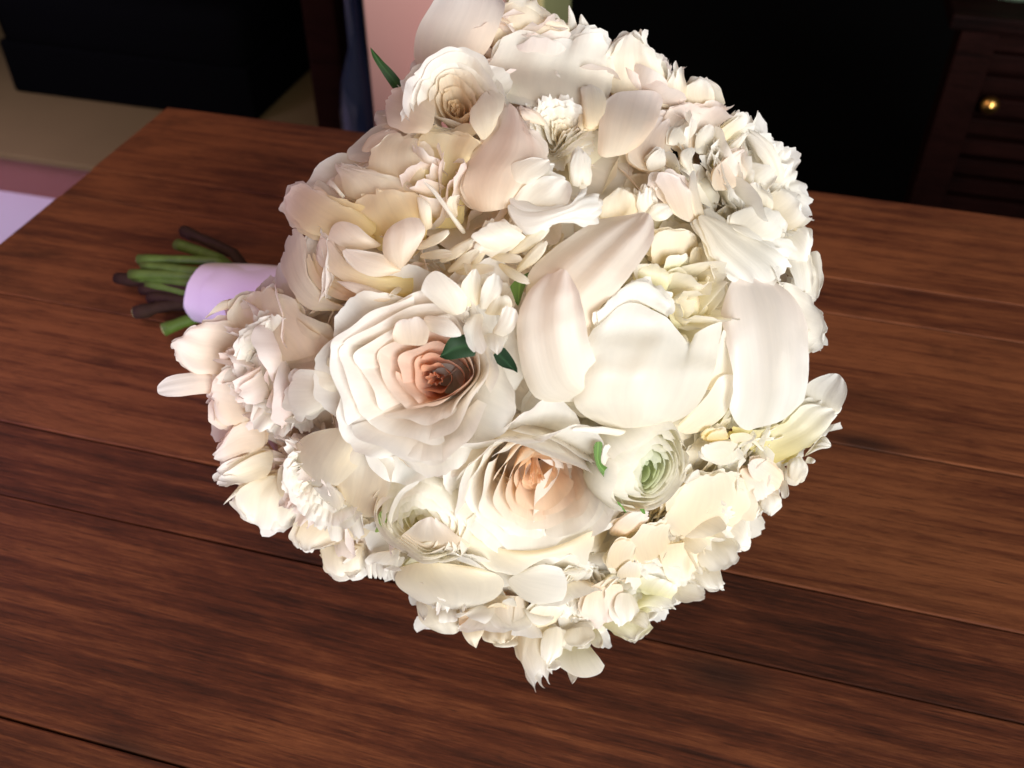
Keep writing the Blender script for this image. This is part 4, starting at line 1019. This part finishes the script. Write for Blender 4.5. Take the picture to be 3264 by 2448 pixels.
for i, (key, (x, y, r, h, hc)) in enumerate(ROS.items()):
    rng = np.random.default_rng(300 + i)
    p = depth_points(np.array([[x, y]]) * 1.47559, np.array([h]))[0]
    n = (p - CEN) / np.linalg.norm(p - CEN)
    g = Flower('peony', p, n + .8 * (CAM - p) / np.linalg.norm(CAM - p), '')
    rose_body(g, r * MPP * 1.2, rng, 1500 + i * 11, hc, IVORY, WHITE, outer=0, amp=.22, jag=.10)
    Rr = r * MPP * 1.2
    for k in range(13):
        P, v, u = petal_grid(rng, k * 2.39996, .35 * Rr, -.45 * Rr, Rr * rng.uniform(.75, 1.0), Rr * rng.uniform(.55, .9), math.radians(rng.uniform(40, 66)), math.radians(rng.uniform(-5, 30)),
                             rng.uniform(.0, .16), .08, rng.uniform(.03, .10), 19, 13)
        g.put(P, shade(v, CREAM, WHITE, .8))
    src = FL[key].inner
    off = src.n
    src.v += g.inner.v; src.f += [q_ + off for q_ in g.inner.f]; src.uv += g.inner.uv; src.c += g.inner.c; src.n += g.inner.n

# frills that close the gaps between the heads, each belonging to its nearest flower
keys = list(FL); heads = np.array([FL[k].pos for k in keys])
rng = np.random.default_rng(77)
toC = (CAM - CEN) / np.linalg.norm(CAM - CEN)
SIL = np.array([(985, 60), (1090, -20), (1200, 20), (1310, 90), (1400, 110), (1470, 170), (1540, 210), (1600, 240), (1680, 340), (1740, 460), (1755, 560), (1765, 650), (1770, 720), (1740, 800), (1745, 900), (1770, 960), (1700, 1070), (1620, 1120), (1600, 1190), (1550, 1260), (1440, 1310), (1360, 1360), (1290, 1360), (1290, 1420), (1170, 1430), (1110, 1385), (1020, 1375), (930, 1340), (870, 1270), (740, 1235), (660, 1180), (645, 1110), (560, 1120), (515, 1050), (475, 985), (465, 850), (430, 740), (500, 670), (620, 660), (615, 530), (660, 430), (740, 380), (810, 310), (840, 210)], float)
SC = SIL.mean(0)
def inside(p, poly):
    x, y = p; c = False; j = len(poly) - 1
    for i in range(len(poly)):
        (xi, yi), (xj, yj) = poly[i], poly[j]
        if (yi > y) != (yj > y) and x < (xj - xi) * (y - yi) / (yj - yi) + xi: c = not c
        j = i
    return c
def inset(poly, d):
    v = poly - SC
    r = np.linalg.norm(v, axis=1, keepdims=True)
    return SC + v * (r - d) / r
POLY = inset(SIL, 38)
RUFFLED = {'right', 'lowright', 'cream', 'lemon', 'lowwhite', 'small', 'lowleft'}
for tier, step in ((0, 52.0), (1, 40.0)):
    poly = inset(SIL, 55) if tier == 0 else POLY
    for iy in range(60):
        for ix in range(60):
            p2 = np.array([330 + ix * step + (iy % 2) * step * .5, -40 + iy * step * .9]) + rng.normal(0, step * .2, 2)
            if not inside(p2, poly): continue
            if np.hypot(*(p2 - (965, 350))) < 75 or np.hypot(*(p2 - (1010, 530))) < 55: continue
            px = p2 * 1.47559
            rim_ = min(1.0, max(0.0, 1.15 - np.linalg.norm((p2 - np.array([1115, 733])) / 640.0) ** 4))
            hh = (-.014 - .016 * rim_) if tier == 0 else (-.013 - .015 * rim_)
            p = depth_points(px[None], np.array([hh - rng.uniform(0, .006)]))[0]
            j = int(np.argmin(np.linalg.norm(heads - p, axis=1)))
            f = FL[keys[j]]
            if f.kind != 'peony' and np.linalg.norm(p - f.pos) < f.R * 1.1: continue
            if tier == 1 and keys[j] not in RUFFLED and rim_ > .5: continue
            n = (p - CEN); n /= np.linalg.norm(n)
            n = n + .35 * toC; n /= np.linalg.norm(n)
            away = p - f.pos; away -= n * (away @ n)
            away = away / (np.linalg.norm(away) + 1e-6) + rng.normal(0, .45, 3); away -= n * (away @ n); away /= np.linalg.norm(away)
            G = np.stack([away, np.cross(n, away), n], 1)
            if tier == 0:
                L_ = rng.uniform(.028, .042) * (.6 + .4 * rim_)
                P, v, u = petal_grid(rng, 0, -.010, -.006, L_, L_ * rng.uniform(.75, 1.05), math.radians(rng.uniform(5, 40)), math.radians(rng.uniform(-20, 35)),
                                     rng.uniform(.0, .22), rng.uniform(.04, .09), rng.uniform(.0, .03), 15, 15, twist=rng.uniform(-1, 1))
            else:
                L_ = rng.uniform(.014, .026)
                P, v, u = petal_grid(rng, 0, -.004, -.004, L_, L_ * rng.uniform(.6, 1.0), math.radians(rng.uniform(15, 70)), math.radians(rng.uniform(-15, 55)),
                                     rng.uniform(-.15, .25), rng.uniform(.05, .12), rng.uniform(.02, .09), 11, 11, twist=rng.uniform(-1, 1))
            tip, base = TONE.get(keys[j], (WHITE, CREAM))
            f.inner.add(p + P @ G.T, shade(v, base, tip, 1.0))

# flowers on the far side, away from the camera
for k, (dx, dy, dz) in enumerate(((-.75, .55, .1), (-.35, .9, .15), (.25, .95, .1), (.8, .6, .0), (-.2, .75, .65), (.35, .7, .65), (.95, .1, -.15), (-.85, -.1, -.2), (.1, .95, -.3), (.6, -.6, -.55), (-.5, -.65, -.55))):
    n = np.array([dx, dy, dz]); n /= np.linalg.norm(n)
    f = Flower('peony', CEN + n * 0.082, n, 'white peony on the far side of the bouquet')
    f.R = 0.040
    peony_body(f, f.R, np.random.default_rng(700 + k), WHITE, CREAM, 8, 26, own=False)
    FL['far%d' % k] = f

# build the objects
count = 0
for key, f in FL.items():
    fo = empty(f.kind, f.pos - BO)
    fo.parent = bouquet
    fo['label'] = f.label
    ip = link('inner_petals', f.inner.mesh('inner_petals', f.pos), M_PETAL, fo)
    ip['kind'] = 'stuff'
    for s in f.petals:
        po = link('petal', s.mesh('petal', f.pos), M_PETAL, fo)
        count += 1
print('separate petals', count)

# leaves
def leaf(z, L, R, h0, h1, c=(.025, .065, .016), cup=-.1):
    S, U, V = coons(z, L, R, nu=9, nv=12, frill=1, seed=len(L) * 7 + int(L[0][0]))
    w = np.linalg.norm(S[:, -1] - S[:, 0], axis=-1).max() * MPP
    h = (h0 + (h1 - h0) * V) / 1000 + cup * w * (1 - np.abs(2 * U - 1))
    s = Sheets(); s.add(depth_points(S, h), np.array(c)[None, None] * (0.8 + .5 * (np.abs(2 * U - 1) < .15))[..., None])
    o = link('leaf', s.mesh('leaf', BO), M_LEAF, bouquet)
leaf('Q', [(880, 720), (800, 600), (722, 470), (694, 380)], [(950, 660), (870, 560), (790, 480), (702, 366)], -12, -8)
leaf('E', [(1290, 450), (1100, 480), (985, 470)], [(1210, 280), (1070, 310), (1000, 440)], -2, 5, (.012, .035, .012))
leaf('E', [(1380, 470), (1480, 540), (1560, 565)], [(1480, 370), (1560, 480), (1605, 590)], -4, -2, (.010, .03, .012))
leaf('B', [(1900, 1000), (1930, 1090), (1960, 1180)], [(2080, 880), (2010, 1050), (1985, 1150)], -8, -4, (.10, .17, .035))
leaf('F', [(1330, 270), (1345, 420), (1420, 560), (1490, 608)], [(1410, 260), (1390, 420), (1470, 490), (1525, 560)], 2, 6, (.09, .17, .03))
leaf('F', [(1510, 735), (1555, 790), (1588, 825)], [(1530, 735), (1570, 785), (1592, 822)], 6, 6, (.10, .20, .04))
leaf('F', [(1690, 790), (1710, 820), (1730, 832)], [(1730, 790), (1735, 815), (1738, 830)], 6, 6, (.10, .20, .04))
leaf('H', [(1260, 860), (1290, 770), (1300, 690)], [(1320, 840), (1360, 760), (1370, 680)], -2, 2, (.26, .36, .10))
leaf('H', [(1480, 420), (1540, 440), (1600, 400)], [(1500, 360), (1540, 380), (1600, 380)], -4, -2, (.06, .09, .02))

# soft green heart that holds the heads together
hp = []
for th in np.linspace(0, math.pi, 13):
    hp.append((max(1e-4, .072 * math.sin(th)), -.072 * math.cos(th)))
heart = link('foliage_heart', lathe('foliage_heart', hp, 24), M_CORE, bouquet)
heart.location = CEN - BO

# stems and ribbon
AX = CEN - root_pt; AXL = np.linalg.norm(AX); AXN = AX / AXL
STEMS = [((1230, 440), (790, 240), .0040, 1, .036, .016), ((1110, 490), (740, 360), .0042, 0, .038, .020), ((1100, 505), (400, 492), .0036, 0, .040, .026),
         ((930, 600), (440, 545), .0036, 0, .038, .024), ((900, 640), (330, 620), .0038, 0, .034, .020), ((880, 700), (350, 640), .0034, 0, .030, .016),
         ((880, 740), (205, 655), .0040, 1, .026, .007), ((880, 780), (430, 745), .0042, 1, .022, .010), ((880, 850), (500, 830), .0042, 1, .018, .009),
         ((880, 860), (360, 960), .0044, 1, .014, .007), ((900, 900), (560, 900), .0042, 1, .012, .008), ((960, 985), (610, 1110), .0044, 0, .010, .0065), ((900, 690), (470, 600), .0036, 0, .026, .02), ((900, 800), (480, 700), .0036, 0, .022, .016)]
for i, (a, b, r, brown, za, zb) in enumerate(STEMS):
    pa, pb = on_plane(*zp('N', a), za), on_plane(*zp('N', b), zb)
    inner = root_pt + AXN * 0.06 + (pa - root_pt) * .3
    mid = (pa + pb) / 2 + np.array([0, 0, .001])
    t = np.linspace(0, 1, 7)[:, None]
    P = np.concatenate([[inner], (1 - t) ** 2 * pa + 2 * t * (1 - t) * mid + t ** 2 * pb])
    rr = np.full(len(P), r * .92); rr[-1] = r * 1.04; rr[-2] = r * (1.15 if brown else 1.0)
    so = link('stem', tube_mesh('stem', P - BO, rr, 10, True, .05, i), M_STEMB if brown else M_STEMG, bouquet)
    d = P[-1] - P[-2]; d /= np.linalg.norm(d)
    cut = link('cut_end', tube_mesh('cut_end', [P[-1] - BO - d * .0005, P[-1] - BO + d * .0006], r * .85, 10), M_CUT, so, smooth=False)

def ribbon_mesh(s0, s1, r0, r1, skew, name, seed, grow=0.0):
    ns_, nt_ = 26, 48
    a = np.cross(AXN, np.array([0, 0, 1.0])); a /= np.linalg.norm(a); b = np.cross(a, AXN)
    w = Wave(seed, 2.0, 6)
    V = []
    for i in range(ns_):
        s = i / (ns_ - 1)
        for k in range(nt_):
            an = 2 * math.pi * k / nt_
            e = skew * math.cos(an - 1.2) * (1 - s)
            r = (r0 + (r1 - r0) * s ** 1.5) + grow
            fac = abs(((an * 4.0 / math.pi + s * 1.6) % 1) - .5) * .0012          # wrapped bands leave soft ridges
            r += fac + .0005 * w(np.array([math.cos(an) * 2, math.sin(an) * 2, s * 6]))
            p = root_pt + AXN * (s0 + (s1 - s0) * s + e) + r * (math.cos(an) * a + math.sin(an) * b)
            p[2] = max(p[2], .0015)
            V.append(tuple(p - BO))
    F = [(i * nt_ + k, i * nt_ + (k + 1) % nt_, (i + 1) * nt_ + (k + 1) % nt_, (i + 1) * nt_ + k) for i in range(ns_ - 1) for k in range(nt_)]
    me = bpy.data.meshes.new(name); me.from_pydata(V, [], F); me.update()
    return me
rib = link('ribbon_wrap', ribbon_mesh(.010, .17, .0195, .025, .010, 'ribbon_wrap', 3), M_RIBBON, bouquet)
rib['label'] = 'white satin ribbon wound round the stems'
link('ribbon_fold', ribbon_mesh(.032, .17, .0200, .0255, .012, 'ribbon_fold', 4, .0006), M_RIBBON, rib)
